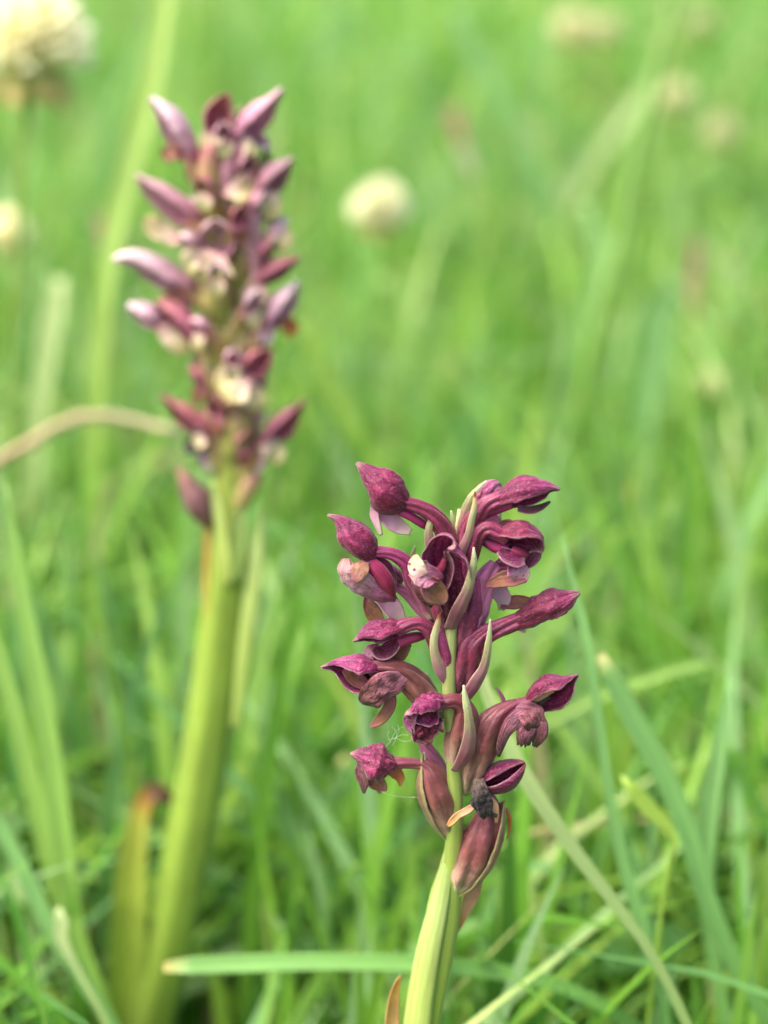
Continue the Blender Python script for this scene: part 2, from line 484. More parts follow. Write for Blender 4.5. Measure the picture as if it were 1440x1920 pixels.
TANTIP = S(190, 176, 110)
M['b_blue'] = blade_mat('blade_bluegreen', S(140, 180, 84), S(130, 178, 96), S(138, 184, 108))
M['b_blue_cut'] = blade_mat('blade_bluegreen_cut', S(136, 178, 84), S(124, 174, 92), S(130, 178, 100), TANTIP)
M['b_green'] = blade_mat('blade_green', S(150, 184, 78), S(138, 178, 78), S(144, 184, 90))
M['b_green_cut'] = blade_mat('blade_green_cut', S(128, 172, 70), S(116, 168, 78), S(120, 170, 84), TANTIP)
M['b_yellow'] = blade_mat('blade_yellowgreen', S(150, 182, 72), S(140, 180, 64), S(150, 184, 76))
M['b_yellow_cut'] = blade_mat('blade_yellowgreen_cut', S(150, 182, 72), S(136, 178, 66), S(146, 182, 76), TANTIP)
M['b_lime'] = blade_mat('blade_lime', S(150, 188, 84), S(158, 194, 92), S(164, 198, 100))
M['b_pale'] = blade_mat('blade_pale', S(136, 176, 78), S(152, 184, 102), S(180, 200, 138))


# grass mass: blade colour comes from a per-blade colour attribute
def attr_mat(name, transl, rough=0.45):
    m, nt = new_mat(name)
    N, L = nt.nodes, nt.links
    a = N.new('ShaderNodeAttribute'); a.attribute_name = 'tint'
    pr = N.new('ShaderNodeBsdfPrincipled')
    pr.inputs['Roughness'].default_value = rough
    pr.inputs['Specular IOR Level'].default_value = 0.45
    L.new(a.outputs['Color'], pr.inputs['Base Color'])
    tr = N.new('ShaderNodeBsdfTranslucent')
    g = N.new('ShaderNodeGamma'); g.inputs[1].default_value = 0.85
    L.new(a.outputs['Color'], g.inputs[0]); L.new(g.outputs[0], tr.inputs[0])
    mx = N.new('ShaderNodeMixShader'); mx.inputs[0].default_value = transl
    L.new(pr.outputs[0], mx.inputs[1]); L.new(tr.outputs[0], mx.inputs[2])
    out = N.new('ShaderNodeOutputMaterial')
    L.new(mx.outputs[0], out.inputs[0])
    return m


M['grass'] = attr_mat('grass', 0.5)


def ground_mat():
    m, nt = new_mat('meadow_ground')
    N, L = nt.nodes, nt.links
    tc = N.new('ShaderNodeTexCoord')
    n1 = N.new('ShaderNodeTexNoise'); n1.inputs['Scale'].default_value = 30; n1.inputs['Detail'].default_value = 8
    n2 = N.new('ShaderNodeTexNoise'); n2.inputs['Scale'].default_value = 2.2; n2.inputs['Detail'].default_value = 5
    for n in (n1, n2): L.new(tc.outputs['Object'], n.inputs['Vector'])
    rp = N.new('ShaderNodeValToRGB')
    rp.color_ramp.elements[0].color = (0.035, 0.03, 0.018, 1); rp.color_ramp.elements[0].position = 0.35
    rp.color_ramp.elements[1].color = (0.05, 0.1, 0.02, 1); rp.color_ramp.elements[1].position = 0.6
    L.new(n1.outputs[0], rp.inputs[0])
    mx = N.new('ShaderNodeMix'); mx.data_type = 'RGBA'
    mx.inputs[7].default_value = (0.07, 0.14, 0.03, 1)
    L.new(n2.outputs[0], mx.inputs[0]); L.new(rp.outputs[0], mx.inputs[6])
    bp = N.new('ShaderNodeBump'); bp.inputs['Distance'].default_value = 0.01
    L.new(n1.outputs[0], bp.inputs['Height'])
    pr = N.new('ShaderNodeBsdfPrincipled'); pr.inputs['Roughness'].default_value = 0.95
    L.new(mx.outputs[2], pr.inputs['Base Color']); L.new(bp.outputs[0], pr.inputs['Normal'])
    out = N.new('ShaderNodeOutputMaterial'); L.new(pr.outputs[0], out.inputs[0])
    return m


# ------------------------------------------------------------------ ground and meadow
def build_ground():
    # rings of a disc, fine near the viewer, reaching the horizon
    rad = np.concatenate([[0.0], np.geomspace(0.05, 400, 60)])
    m = 64
    V = [(0, 0.3, 0)]
    F = []
    for i, r in enumerate(rad[1:]):
        for j in range(m):
            a = 2 * math.pi * j / m
            x, y = r * math.cos(a), 0.3 + r * math.sin(a)
            z = 0.006 * noise.noise(Vector((x * 6, y * 6, 3))) * min(1, 3 / max(r, 0.01))
            V.append((x, y, z - 0.002))
    for j in range(m): F.append((0, 1 + j, 1 + (j + 1) % m))
    for i in range(len(rad) - 2):
        for j in range(m):
            k = (j + 1) % m
            F.append((1 + i * m + j, 1 + (i + 1) * m + j, 1 + (i + 1) * m + k, 1 + i * m + k))
    o = mesh_obj('ground', V, F, ground_mat())
    tag(o, 'dark soil and moss under the meadow grass', 'ground', kind='structure')


PALETTE = np.array([S(124, 174, 62)[:3], S(106, 158, 54)[:3], S(150, 192, 76)[:3], S(118, 170, 98)[:3], S(150, 190, 124)[:3], S(76, 128, 46)[:3], S(182, 208, 126)[:3], S(190, 174, 126)[:3]])
PW = np.array([0.23, 0.2, 0.15, 0.13, 0.1, 0.11, 0.05, 0.035])


def project(P):
    q = P - C0
    d = q @ FW
    dd = np.maximum(d, 1e-4)
    return 720 + (q @ RT) / dd / K * 960, 960 - (q @ UP) / dd / K * 960, d


def strips_mesh(name, P, W, side, colr, label, cat, fold=None):
    """P: (N, n, 3) centre lines, W: (N, n) half widths, side: (N, 3)"""
    Nb, n, _ = P.shape
    Lf = P - side[:, None, :] * W[..., None]
    Rg = P + side[:, None, :] * W[..., None]
    V = np.stack([Lf, Rg], axis=2).reshape(-1, 3)
    base = (np.arange(Nb) * n * 2)[:, None, None]
    k = (np.arange(n - 1) * 2)[None, :, None]
    quad = np.array([0, 1, 3, 2])[None, None, :]
    Fq = (base + k + quad).reshape(-1, 4)
    me = bpy.data.meshes.new(name)
    me.vertices.add(len(V)); me.vertices.foreach_set('co', V.ravel())
    me.loops.add(Fq.size); me.loops.foreach_set('vertex_index', Fq.ravel().astype(np.int32))
    me.polygons.add(len(Fq)); me.polygons.foreach_set('loop_start', (np.arange(len(Fq)) * 4).astype(np.int32))
    me.update(calc_edges=True)
    ca = me.color_attributes.new('tint', 'FLOAT_COLOR', 'POINT')
    cc = np.ones((Nb, n * 2, 4)); cc[..., :3] = colr[:, None, :]
    ca.data.foreach_set('color', cc.ravel())
    me.polygons.foreach_set('use_smooth', np.ones(len(Fq), bool))
    me.materials.append(M['grass'])
    o = bpy.data.objects.new(name, me)
    COL.objects.link(o)
    tag(o, label, cat, kind='stuff')
    return o


def make_blades(xy, hmin, hmax, wmin, wmax, n=7, lean=0.6):
    Nb = len(xy)
    h = rng.uniform(hmin, hmax, Nb) * rng.uniform(0.75, 1.15, Nb)
    w = rng.uniform(wmin, wmax, Nb)
    a = rng.uniform(0, 2 * math.pi, Nb)
    ln = np.abs(rng.normal(0, lean, Nb))
    t = np.linspace(0, 1, n)[None, :]
    out = (ln * h)[:, None] * (0.35 * t + 0.65 * t ** 2.0)
    up = h[:, None] * (t - 0.28 * np.minimum(ln, 1.6)[:, None] * t ** 2.4)
    P = np.zeros((Nb, n, 3))
    bend = rng.normal(0, 0.25, Nb)
    ang = a[:, None] + bend[:, None] * t * 2
    P[..., 0] = xy[:, 0, None] + np.cos(ang) * out
    P[..., 1] = xy[:, 1, None] + np.sin(ang) * out
    P[..., 2] = np.maximum(up, 0.002) - 0.008 * (t == 0)
    W = w[:, None] * np.minimum(1, 0.65 + 1.2 * t) * (1 - t ** 3.0) ** 0.8 * 0.5 + 0.00008
    tw = a + math.pi / 2 + rng.normal(0, 0.5, Nb)
    side = np.stack([np.cos(tw), np.sin(tw), rng.normal(0, 0.15, Nb)], 1)
    side /= np.linalg.norm(side, axis=1)[:, None]
    ci = rng.choice(len(PALETTE), Nb, p=PW / PW.sum())
    col = PALETTE[ci] * rng.uniform(0.8, 1.2, (Nb, 1)) * rng.uniform(0.93, 1.07, (Nb, 3))
    return P, W, side, col


def keep_clear(P):
    """blades that would stand between the viewer and the two flower spikes are left out"""
    x, y, d = project(P.reshape(-1, 3))
    sh = P.shape[:2]
    x, y, d = x.reshape(sh), y.reshape(sh), d.reshape(sh)
    inside = (x > -120) & (x < 1560) & (y > -120) & (y < 2060)
    bad = (inside & (d < 0.318)).any(1)
    rear = (x > 150) & (x < 640) & (d < 0.37) & (y > 60) & (y < 2000)
    bad |= rear.any(1)
    bad |= ((x > 170) & (x < 450) & (d < 0.40) & (y > 1350) & (y < 1950)).any(1)
    bad |= ((y < 560) & (d < 0.62) & inside).any(1)
    bad |= ((y < 900) & (d < 0.46) & inside).any(1)
    cl = np.zeros(len(P), bool)
    for cx, cy, rr, dmax in ((90, 110, 170, 0.47), (712, 400, 110, 0.62), (10, 440, 90, 0.66)):
        cl |= (((x - cx) ** 2 + (y - cy) ** 2 < rr ** 2) & (d < dmax)).any(1)
    return ~(bad | cl)


def fan(n, r0, r1, half):
    r = np.sqrt(rng.uniform(r0 ** 2, r1 ** 2, n))
    a = rng.uniform(-half, half, n)
    return np.stack([r * np.sin(a), r * np.cos(a)], 1)


def clump(xy, s):
    """draw roots together into tufts"""
    k = max(1, len(xy) // 9)
    c = xy[rng.integers(0, len(xy), k)]
    i = rng.integers(0, k, len(xy))
    pull = rng.uniform(0, 1, len(xy)) < 0.55
    out = xy.copy()
    out[pull] = c[i[pull]] + rng.normal(0, s, (pull.sum(), 2))
    return out


def build_meadow():
    sets = []
    specs = [  # count, r0, r1, half angle, hmin, hmax, wmin, wmax, tuft
        (16000, 0.05, 0.75, 1.25, 0.035, 0.090, 0.0014, 0.0038, 0.006, 0.7),
        (2600, 0.22, 0.60, 0.60, 0.065, 0.115, 0.0024, 0.0046, 0.004, 0.7),
        (600, 0.32, 0.95, 0.60, 0.06, 0.13, 0.0030, 0.0050, 0.004, 0.9),
        (500, 0.80, 1.8, 0.45, 0.08, 0.17, 0.0040, 0.0075, 0.02, 0.9),
        (12000, 0.60, 1.30, 0.75, 0.05, 0.13, 0.0018, 0.0045, 0.010, 0.85),
        (16000, 1.2, 2.6, 0.62, 0.07, 0.16, 0.0030, 0.0070, 0.02, 0.8),
        (17000, 2.5, 7.0, 0.55, 0.09, 0.20, 0.0060, 0.0150, 0.05, 0.7),
    ]
    for c, r0, r1, ha, h0, h1, w0, w1, s, ln in specs:
        xy = clump(fan(c, r0, r1, ha), s)
        P, W, sd_, col = make_blades(xy, h0, h1, w0, w1, lean=ln)
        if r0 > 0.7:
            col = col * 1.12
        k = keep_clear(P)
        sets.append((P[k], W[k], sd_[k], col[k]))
    P, W, sd_, col = (np.concatenate([s[i] for s in sets]) for i in range(4))
    strips_mesh('meadow_grass', P, W, sd_, col, 'dense mass of fine green meadow grass filling the field', 'grass')
    # low broad leaves in the turf
    n = 5200
    xy = np.concatenate([fan(1100, 0.1, 0.9, 0.9), fan(1300, 0.9, 2.2, 0.6)])
    Nb = len(xy)
    t = np.linspace(0, 1, 6)[None, :]
    a = rng.uniform(0, 2 * math.pi, Nb)
    ln = rng.uniform(0.012, 0.032, Nb)
    z0 = rng.uniform(0.006, 0.045, Nb)
    P = np.zeros((Nb, 6, 3))
    P[..., 0] = xy[:, 0, None] + np.cos(a)[:, None] * ln[:, None] * t
    P[..., 1] = xy[:, 1, None] + np.sin(a)[:, None] * ln[:, None] * t
    P[..., 2] = z0[:, None] + rng.uniform(-0.2, 0.5, Nb)[:, None] * ln[:, None] * t - 0.3 * ln[:, None] * t ** 2
    W = (ln * rng.uniform(0.2, 0.42, Nb))[:, None] * np.sin(np.pi * np.clip(t * 0.93 + 0.05, 0, 1)) ** 0.8
    side = np.stack([-np.sin(a), np.cos(a), rng.normal(0, 0.3, Nb)], 1)
    col = PALETTE[rng.choice([0, 1, 3, 5], Nb)] * rng.uniform(0.7, 1.05, (Nb, 1))
    k = keep_clear(P)
    strips_mesh('low_leaves', P[k], W[k], side[k], col[k], 'small broad leaves low in the turf between the grass', 'ground cover')


# ------------------------------------------------------------------ single grass blades
def ground_tail(P, wlast):
    """points from the last visible point down to the soil, bending upright"""
    P = list(P)
    d = P[-1] - P[-2]
    d = d / np.linalg.norm(d)
    p = P[-1].copy()
    out = []
    for i in range(40):
        d = d * 0.78 + np.array([0, 0, -1.0]) * 0.22
        d /= np.linalg.norm(d)
        step = 0.012
        if p[2] - step * -d[2] < -0.004 and d[2] < -0.2:
            q = p + d * ((p[2] + 0.004) / -d[2])
            out.append(q)
            break
        p = p + d * step
        out.append(p.copy())
    return out


def blade(name, label, pts, depth, mat, group=None, facing=(0, 0.2, 1), cup=0.35, cat='grass blade', cut=False, dgrad=0.0, tube_=False, n=30):
    """pts (x, y, half width) from the tip down to where it vanishes; depth in metres; then on into the soil"""
    Q = []
    d0 = depth
    for i, p in enumerate(pts):
        dd = d0 + (p[3] if len(p) > 3 else 0.0)
        Q.append(np.concatenate([at(p[0], p[1], dd), [p[2] * dd * K / 960]]))
    Q = np.array(Q)
    tail = ground_tail(Q[:, :3], Q[-1, 3])
    if tail:
        w = Q[-1, 3]
        Q = np.vstack([Q] + [np.concatenate([t, [w]])[None] for t in tail])
    A = catmull(Q, n)[::-1]           # from the root to the tip
    root = A[0, :3].copy()
    o = _strip_world(name, A, facing, cup, mat, root, tube_, cut)
    o.location = tuple(root)
    tag(o, label, cat, group)
    return o


def _strip_world(name, A, facing, cup, mat, root, tube_, cut=False):
    n = len(A)
    Nw = facing[0] * RT + facing[1] * UP - facing[2] * FW
    T, NN, SS = frame_rings(A[:, :3], Nw)
    V, UV = [], []
    if tube_:
        m = 28 if A[:, 3].max() > 0.0015 else 10
        for i in range(n):
            for j in range(m):
                t = 2 * math.pi * j / m
                rb = 1 + (0.035 * math.cos(6 * t + 0.04 * i) + 0.02 * math.sin(11 * t + i * 0.05) if m > 10 else 0)
                V.append(A[i, :3] + (SS[i] * math.sin(t) + NN[i] * math.cos(t)) * max(A[i, 3], 0.00008) * rb)
                UV.append((abs(2 * j / m - 1), i / (n - 1)))
        F = grid_faces(n, m, True)
        F.append(tuple(range(m))[::-1]); F.append(tuple((n - 1) * m + j for j in range(m)))
        return mesh_obj(name, V, F, mat, None, UV, root)
    m = 7
    th = 1.1
    for i in range(n):
        w = max(A[i, 3], 0.00006)
        for j in range(m):
            t = -th + 2 * th * j / (m - 1)
            keel = 0.12 * math.exp(-(t / 0.25) ** 2)
            V.append(A[i, :3] + SS[i] * w * math.sin(t) / math.sin(th) - NN[i] * w * (cup * (math.cos(t) - math.cos(th)) + keel))
            UV.append((j / (m - 1), i / (n - 1)))
    o = mesh_obj(name, V, grid_faces(n, m, False), mat, None, UV, root)
    md = o.modifiers.new('thickness', 'SOLIDIFY'); md.thickness = 0.00018; md.offset = 0
    return o


def build_blades():
    B = blade
    # right of the front orchid
    B('grass_blade', 'slim blue-green pointed grass blade rising right beside the purple front flower spike',
      [(1056, 1005, 1), (1075, 1090, 6), (1103, 1210, 9), (1120, 1330, 9), (1140, 1470, 10), (1166, 1610, 11), (1205, 1740, 11), (1230, 1830, 9)], 0.335, M['b_blue'])
    B('grass_blade', 'long pale grass blade slanting behind the front orchid stem, whitish along its upper half',
      [(880, 1110, 2), (905, 1270, 10), (960, 1410, 15), (1025, 1520, 15), (1100, 1625, 13), (1185, 1735, 10), (1240, 1820, 9), (1290, 1925, 9)], 0.318, M['b_pale'])
    B('grass_blade', 'thin green grass blade tilted behind the long whitish one near the orchid stem',
      [(850, 1120, 2), (930, 1215, 10), (1000, 1300, 10), (1090, 1420, 9), (1180, 1560, 9), (1260, 1700, 8)], 0.40, M['b_green'])
    B('grass_blade', 'broad blue-green grass blade with a cut tan tip, arching down to the right',
      [(1126, 1228, 8), (1136, 1246, 14), (1150, 1275, 18), (1195, 1360, 21), (1245, 1450, 21), (1290, 1560, 20), (1325, 1680, 18), (1375, 1800, 17), (1450, 1930, 15)], 0.345, M['b_blue_cut'])
    B('grass_blade', 'upright blue-green grass blade crossing the broad cut one, pointed at its top',
      [(1366, 1265, 1), (1358, 1340, 10), (1345, 1430, 17), (1330, 1530, 18), (1325, 1640, 15), (1335, 1780, 13), (1360, 1920, 12)], 0.352, M['b_blue'])
    B('grass_blade', 'short yellow-green grass blade bent over beside the broad cut blade',
      [(1165, 1455, 3), (1185, 1480, 14), (1225, 1525, 15), (1262, 1562, 10), (1266, 1580, 4), (1250, 1640, 4), (1238, 1720, 4), (1228, 1800, 4)], 0.333, M['b_yellow'])
    B('grass_blade', 'thin green grass blade arching sideways with its tip drooping over the cut blades',
      [(1345, 1238, 6), (1290, 1250, 9), (1200, 1278, 9), (1110, 1312, 9), (1020, 1360, 10), (960, 1410, 11), (915, 1500, 11), (890, 1640, 11)], 0.40, M['b_green'])
    B('grass_blade', 'green grass blade lying level across the foot of the orchids with a cut tan end',
      [(306, 1814, 9), (326, 1812, 15), (380, 1809, 17), (470, 1806, 18), (620, 1803, 17), (760, 1806, 17), (880, 1816, 16), (1010, 1836, 15), (1120, 1880, 13)], 0.340, M['b_green_cut'], facing=(0, 0.6, 1))
    B('grass_blade', 'blue-green grass blade hooked over in a small arch behind the front stem',
      [(1060, 1640, 4), (1010, 1622, 9), (960, 1645, 12), (925, 1690, 13), (908, 1750, 12), (900, 1830, 12)], 0.37, M['b_blue'])
    B('grass_blade', 'thin upright green blade standing behind the broad cut blade, far from the orchids',
      [(1420, 960, 1), (1400, 1080, 6), (1380, 1200, 8), (1365, 1330, 8), (1350, 1500, 8), (1340, 1660, 8)], 0.45, M['b_green'])
    B('grass_blade', 'thin straw coloured dry blade leaning among the cut blades',
      [(1345, 1480, 2), (1322, 1500, 6), (1318, 1570, 6), (1322, 1650, 5), (1330, 1750, 5)], 0.37, M['straw'])
    B('grass_blade', 'curved grass blade low at the foot of the broad cut blade, lit pale green',
      [(1440, 1600, 8), (1400, 1640, 14), (1380, 1720, 15), (1400, 1810, 16), (1450, 1880, 16)], 0.40, M['b_green'])
    # between the two orchids
    B('grass_blade', 'blue-green grass blade bowed between the two orchid stems with a bent tip',
      [(536, 1262, 3), (505, 1300, 9), (494, 1370, 11), (510, 1450, 12), (545, 1540, 12), (590, 1630, 12), (640, 1730, 12)], 0.40, M['b_blue'])
    B('grass_blade', 'bright yellow-green grass blade slanting down right of the rear flower spike',
      [(560, 600, 3), (590, 670, 13), (630, 740, 16), (680, 830, 15), (730, 930, 14), (790, 1060, 13)], 0.56, M['b_yellow'])
    B('grass_blade', 'green grass blade nodding below the middle white clover head',
      [(705, 520, 8), (730, 530, 15), (752, 570, 16), (760, 640, 15), (740, 740, 13), (715, 860, 12)], 0.62, M['b_green'])
    B('grass_blade', 'narrow dark green grass blade leaning left behind the yellow-green one',
      [(760, 640, 2), (735, 720, 10), (700, 830, 12), (675, 930, 12), (655, 1050, 12)], 0.62, M['b_green'])
    B('grass_blade', 'wide grass blade standing low between the orchids, faintly tan at its cut end',
      [(640, 1420, 8), (655, 1440, 17), (690, 1500, 17), (745, 1570, 16), (800, 1640, 15), (850, 1740, 14)], 0.42, M['b_green_cut'])
    # left side
    B('grass_blade', 'tall broad green grass blade rising from a pale node left of the rear orchid',
      [(8, 900, 2), (25, 1020, 12), (52, 1180, 18), (80, 1320, 21), (104, 1480, 22), (122, 1620, 21), (140, 1740, 18), (190, 1880, 15)], 0.372, M['b_green'])
    B('grass_blade', 'second tall green grass blade fanning left of the broad one from the same node',
      [(-60, 1060, 6), (-20, 1180, 14), (25, 1330, 17), (66, 1500, 18), (98, 1640, 16), (128, 1745, 13), (185, 1885, 12)], 0.378, M['b_green'])
    B('grass_blade', 'blue-green grass blade bent down from the left edge to the pale node',
      [(-70, 1400, 4), (-20, 1510, 11), (28, 1600, 14), (66, 1680, 15), (100, 1752, 15), (150, 1830, 14), (215, 1930, 13)], 0.355, M['b_blue'])
    B('grass_blade', 'short whitish bent sheath at the node of the broad left blades',
      [(108, 1702, 5), (116, 1722, 13), (112, 1752, 13), (140, 1810, 6), (190, 1900, 5)], 0.350, M['b_pale'])
    B('grass_blade', 'pale blue-green grass blade standing out of focus under the small left clover',
      [(110, 520, 14), (104, 570, 20), (92, 640, 20), (82, 710, 18), (70, 800, 18)], 0.55, M['b_pale'])
    B('grass_blade', 'very tall yellow-green grass blade leaning behind the rear flower spike',
      [(335, -180, 6), (315, -60, 18), (300, 60, 22), (275, 190, 25), (245, 310, 23), (215, 430, 20), (195, 560, 17)], 0.50, M['b_lime'])
    B('grass_blade', 'short upright grass blade low between the yellow orchid leaf and the broad blades',
      [(130, 1190, 4), (118, 1240, 16), (95, 1330, 18), (100, 1420, 17), (150, 1540, 16)], 0.46, M['b_green'])
    B('grass_blade', 'green grass blade leaning right close behind the thick rear stem',
      [(520, 1100, 3), (500, 1200, 12), (470, 1330, 14), (448, 1480, 14), (420, 1640, 14)], 0.42, M['b_green'])
    # far right
    B('grass_blade', 'tall dark green grass stem leaning in the blurred upper meadow',
      [(1282, -80, 8), (1255, 40, 11), (1226, 150, 12), (1205, 240, 13), (1185, 330, 13), (1165, 440, 12), (1130, 560, 12)], 0.60, M['b_green'], tube_=True)
    B('grass_blade', 'blurred pale blue-green grass blade crossing the tall dark stem low down',
      [(1100, 380, 8), (1108, 420, 18), (1130, 470, 22), (1120, 540, 20), (1090, 640, 18)], 0.66, M['b_blue'])
    B('grass_blade', 'blurred blue-green grass blade sloping down in the far upper meadow',
      [(850, 10, 8), (875, 70, 17), (920, 150, 18), (965, 230, 18), (1010, 330, 17)], 0.85, M['b_blue'])
    B('grass_blade', 'blurred pale blade leaning left of the tall dark stem',
      [(1210, 160, 6), (1170, 220, 14), (1120, 290, 13), (1070, 380, 12)], 0.9, M['b_pale'])
    B('grass_blade', 'wide blue-green blade standing blurred in the right of the meadow',
      [(1255, 520, 5), (1240, 600, 24), (1220, 700, 27), (1200, 800, 25), (1180, 920, 22)], 0.62, M['b_blue'])
    B('grass_blade', 'tall green blade leaning left at the right of the meadow behind the upright one',
      [(1440, 760, 3), (1425, 860, 11), (1400, 980, 13), (1370, 1100, 13), (1340, 1240, 13)], 0.52, M['b_green'])
    B('grass_blade', 'bright green blade standing behind the front flower spike, half hidden by it',
      [(1000, 760, 3), (985, 880, 14), (960, 1010, 16), (940, 1160, 16), (920, 1320, 15)], 0.50, M['b_yellow'])
    B('dry_stalk', 'bent dry tan grass stalk arching over into the base of the rear flower spike',
      [(345, 812, 7), (300, 803, 9), (240, 786, 8), (170, 780, 11), (110, 797, 9), (50, 835, 11), (0, 862, 10), (-70, 900, 10)], 0.45, M['straw'], cat='dry stalk', tube_=True)


# ------------------------------------------------------------------ clovers and seed heads
def floret_mesh(V, F, UV, p, d, ln, w):
    d = d / np.linalg.norm(d)
    s = np.cross(d, np.array([0.3, 0.2, 1.0])); s /= np.linalg.norm(s) + 1e-9
    u = np.cross(s, d)
    n, m = 6, 5
    b = len(V)
    for i in range(n):
        t = i / (n - 1)
        ww = w * (math.sin(math.pi * min(1, 0.12 + t * 0.8)) ** 0.8)
        for j in range(m):
            a = -1.9 + 3.8 * j / (m - 1)
            V.append(p + d * ln * t + s * ww * math.sin(a) + u * (ww * math.cos(a) + 0.25 * ln * t * t))
            UV.append((j / (m - 1), t))
    for f in grid_faces(n, m, False):
        F.append(tuple(b + k for k in f))


def clover(label, x, y, depth, R, old=0.35, bend=0.01, group='white clover heads', mat='clover'):
    hc = at(x, y, depth)
    root = np.array([hc[0] + bend, hc[1] + bend * 0.6, -0.003])
    r = empty('white_clover', root)
    tag(r, label, 'clover', group)
    P = np.array([[*root, 0.0011], [root[0], root[1], hc[2] * 0.5, 0.001], [*(hc - np.array([0, 0, R * 0.4])), 0.0009], [*hc, 0.0009]])
    A = catmull(P, 16)
    o = _strip_world('stem', A, (0, 0, 1), 0, M['stalk'], root, True)
    o.parent = r
    for nm, mat, lo, hi, cnt in (('flower_head', M[mat], -0.62, 1.0, 120), ('faded_florets', M['clover_old'], -0.95, -0.6, int(16 * old) + 4)):
        V, F, UV = [], [], []
        for i in range(cnt):
            z = lo + (hi - lo) * (i + 0.5) / cnt
            a = i * 2.39996 + random.uniform(-0.15, 0.15)
            q = math.sqrt(max(0, 1 - z * z))
            d = np.array([q * math.cos(a), q * math.sin(a), z])
            d2 = d + np.array([0, 0, 0.35]) if nm == 'flower_head' else d + np.array([0, 0, -0.5])
            floret_mesh(V, F, UV, hc + d * R * 0.3, d2, R * random.uniform(0.62, 0.82), R * 0.15)
        mesh_obj(nm, V, F, mat, r, UV, root)
    return r


def seed_head(label, x0, y0, x1, y1, depth, w, mat, group='blurred grass seed heads'):
    a, b = at(x0, y0, depth), at(x1, y1, depth)      # top, base of the head
    Q = np.array([[*b, 0.0007], [*(b + (b - a) * 0.6 / 1), 0.0007]])
    tail = ground_tail([b, b + (b - a) * 0.6], 0.0007)
    pts = [np.array([*a, 0.0006]), np.array([*b, 0.0008]), Q[1]] + [np.array([*t, 0.0009]) for t in tail]
    A = catmull(np.array(pts), 22)[::-1]
    root = A[0, :3].copy()
    r = empty('seed_head', root)
    tag(r, label, 'seed head', group)
    o = _strip_world('stem', A, (0, 0, 1), 0, M['stalk'], root, True)
    o.parent = r
    V, F, UV = [], [], []
    ww = w * depth * K / 960
    cnt = 46
    for i in range(cnt):
        t = i / (cnt - 1)
        ang = i * 2.4
        p = a + (b - a) * t
        ax = (a - b) / np.linalg.norm(a - b)
        o1 = np.cross(ax, [0.2, 1, 0.1]); o1 /= np.linalg.norm(o1)
        o2 = np.cross(ax, o1)
        rad = (o1 * math.cos(ang) + o2 * math.sin(ang))
        floret_mesh(V, F, UV, p, rad * 0.55 + ax, ww * (0.7 + 0.9 * math.sin(math.pi * (0.15 + 0.8 * t))), ww * 0.3)
    mesh_obj('spikelets', V, F, mat, r, UV, root)


def build_clovers():
    clover('large white clover head with drooping orange florets beside the tall blade', 50, 88, 0.50, 0.0172, 1.0, -0.01)
    clover('white clover head on a thin stem between the two flower spikes', 712, 395, 0.62, 0.0098, 0.5, 0.008)
    clover('small pale clover head low beside the large orange-fringed one', 12, 440, 0.68, 0.0085, 0.4, 0.01)
    clover('cream and yellowish clover head far off in the upper meadow', 1075, 55, 0.98, 0.0105, 1.0, 0.02, mat='clover_dim')
    clover('whitish clover head right next to the far yellowish one', 1135, 62, 1.02, 0.0095, 0.2, 0.02, mat='clover_dim')
    clover('pale clover head just right of the tall dark grass stem', 1268, 185, 0.92, 0.0085, 0.5, 0.02, mat='clover_dim')
    clover('faint clover head set apart right of the tall dark stem', 1352, 250, 0.95, 0.0085, 0.3, 0.02, mat='clover_dim')
    clover('faint clover head in the top corner above the tall dark stem', 1312, 45, 1.1, 0.008, 0.3, 0.02, mat='clover_dim')
    clover('pale clover head low on the right beside the wide blue-green blade', 1335, 720, 0.64, 0.0046, 0.2, 0.01, mat='clover_dim')
    seed_head('pink grass seed head standing above the wide blue-green blade', 1302, 470, 1300, 590, 0.66, 17, M['seed_pink'])
    seed_head('pinkish seed head leaning left of the far blue-green blade', 848, 220, 868, 275, 0.75, 18, M['seed_pink'])
    seed_head('pale seed head just under the pinkish leaning one', 868, 290, 892, 335, 0.74, 16, M['seed_pale'])
    seed_head('brownish seed head standing behind the front flower spike top', 1184, 925, 1188, 990, 0.52, 13, M['seed_pink'])
    seed_head('pinkish brown seed head beside the tall yellow-green blade', 190, 425, 195, 470, 0.56, 17, M['seed_pink'])
    seed_head('pale seed head low between the two orchid stems', 490, 1600, 497, 1680, 0.40, 13, M['seed_pale'])
    seed_head('tan seed head right of the broad cut blade', 1370, 850, 1365, 905, 0.56, 10, M['seed_pale'])


# ------------------------------------------------------------------ the front orchid
DN = (0, -1, 0.25)
CAMW = (0, 0.1, 1)


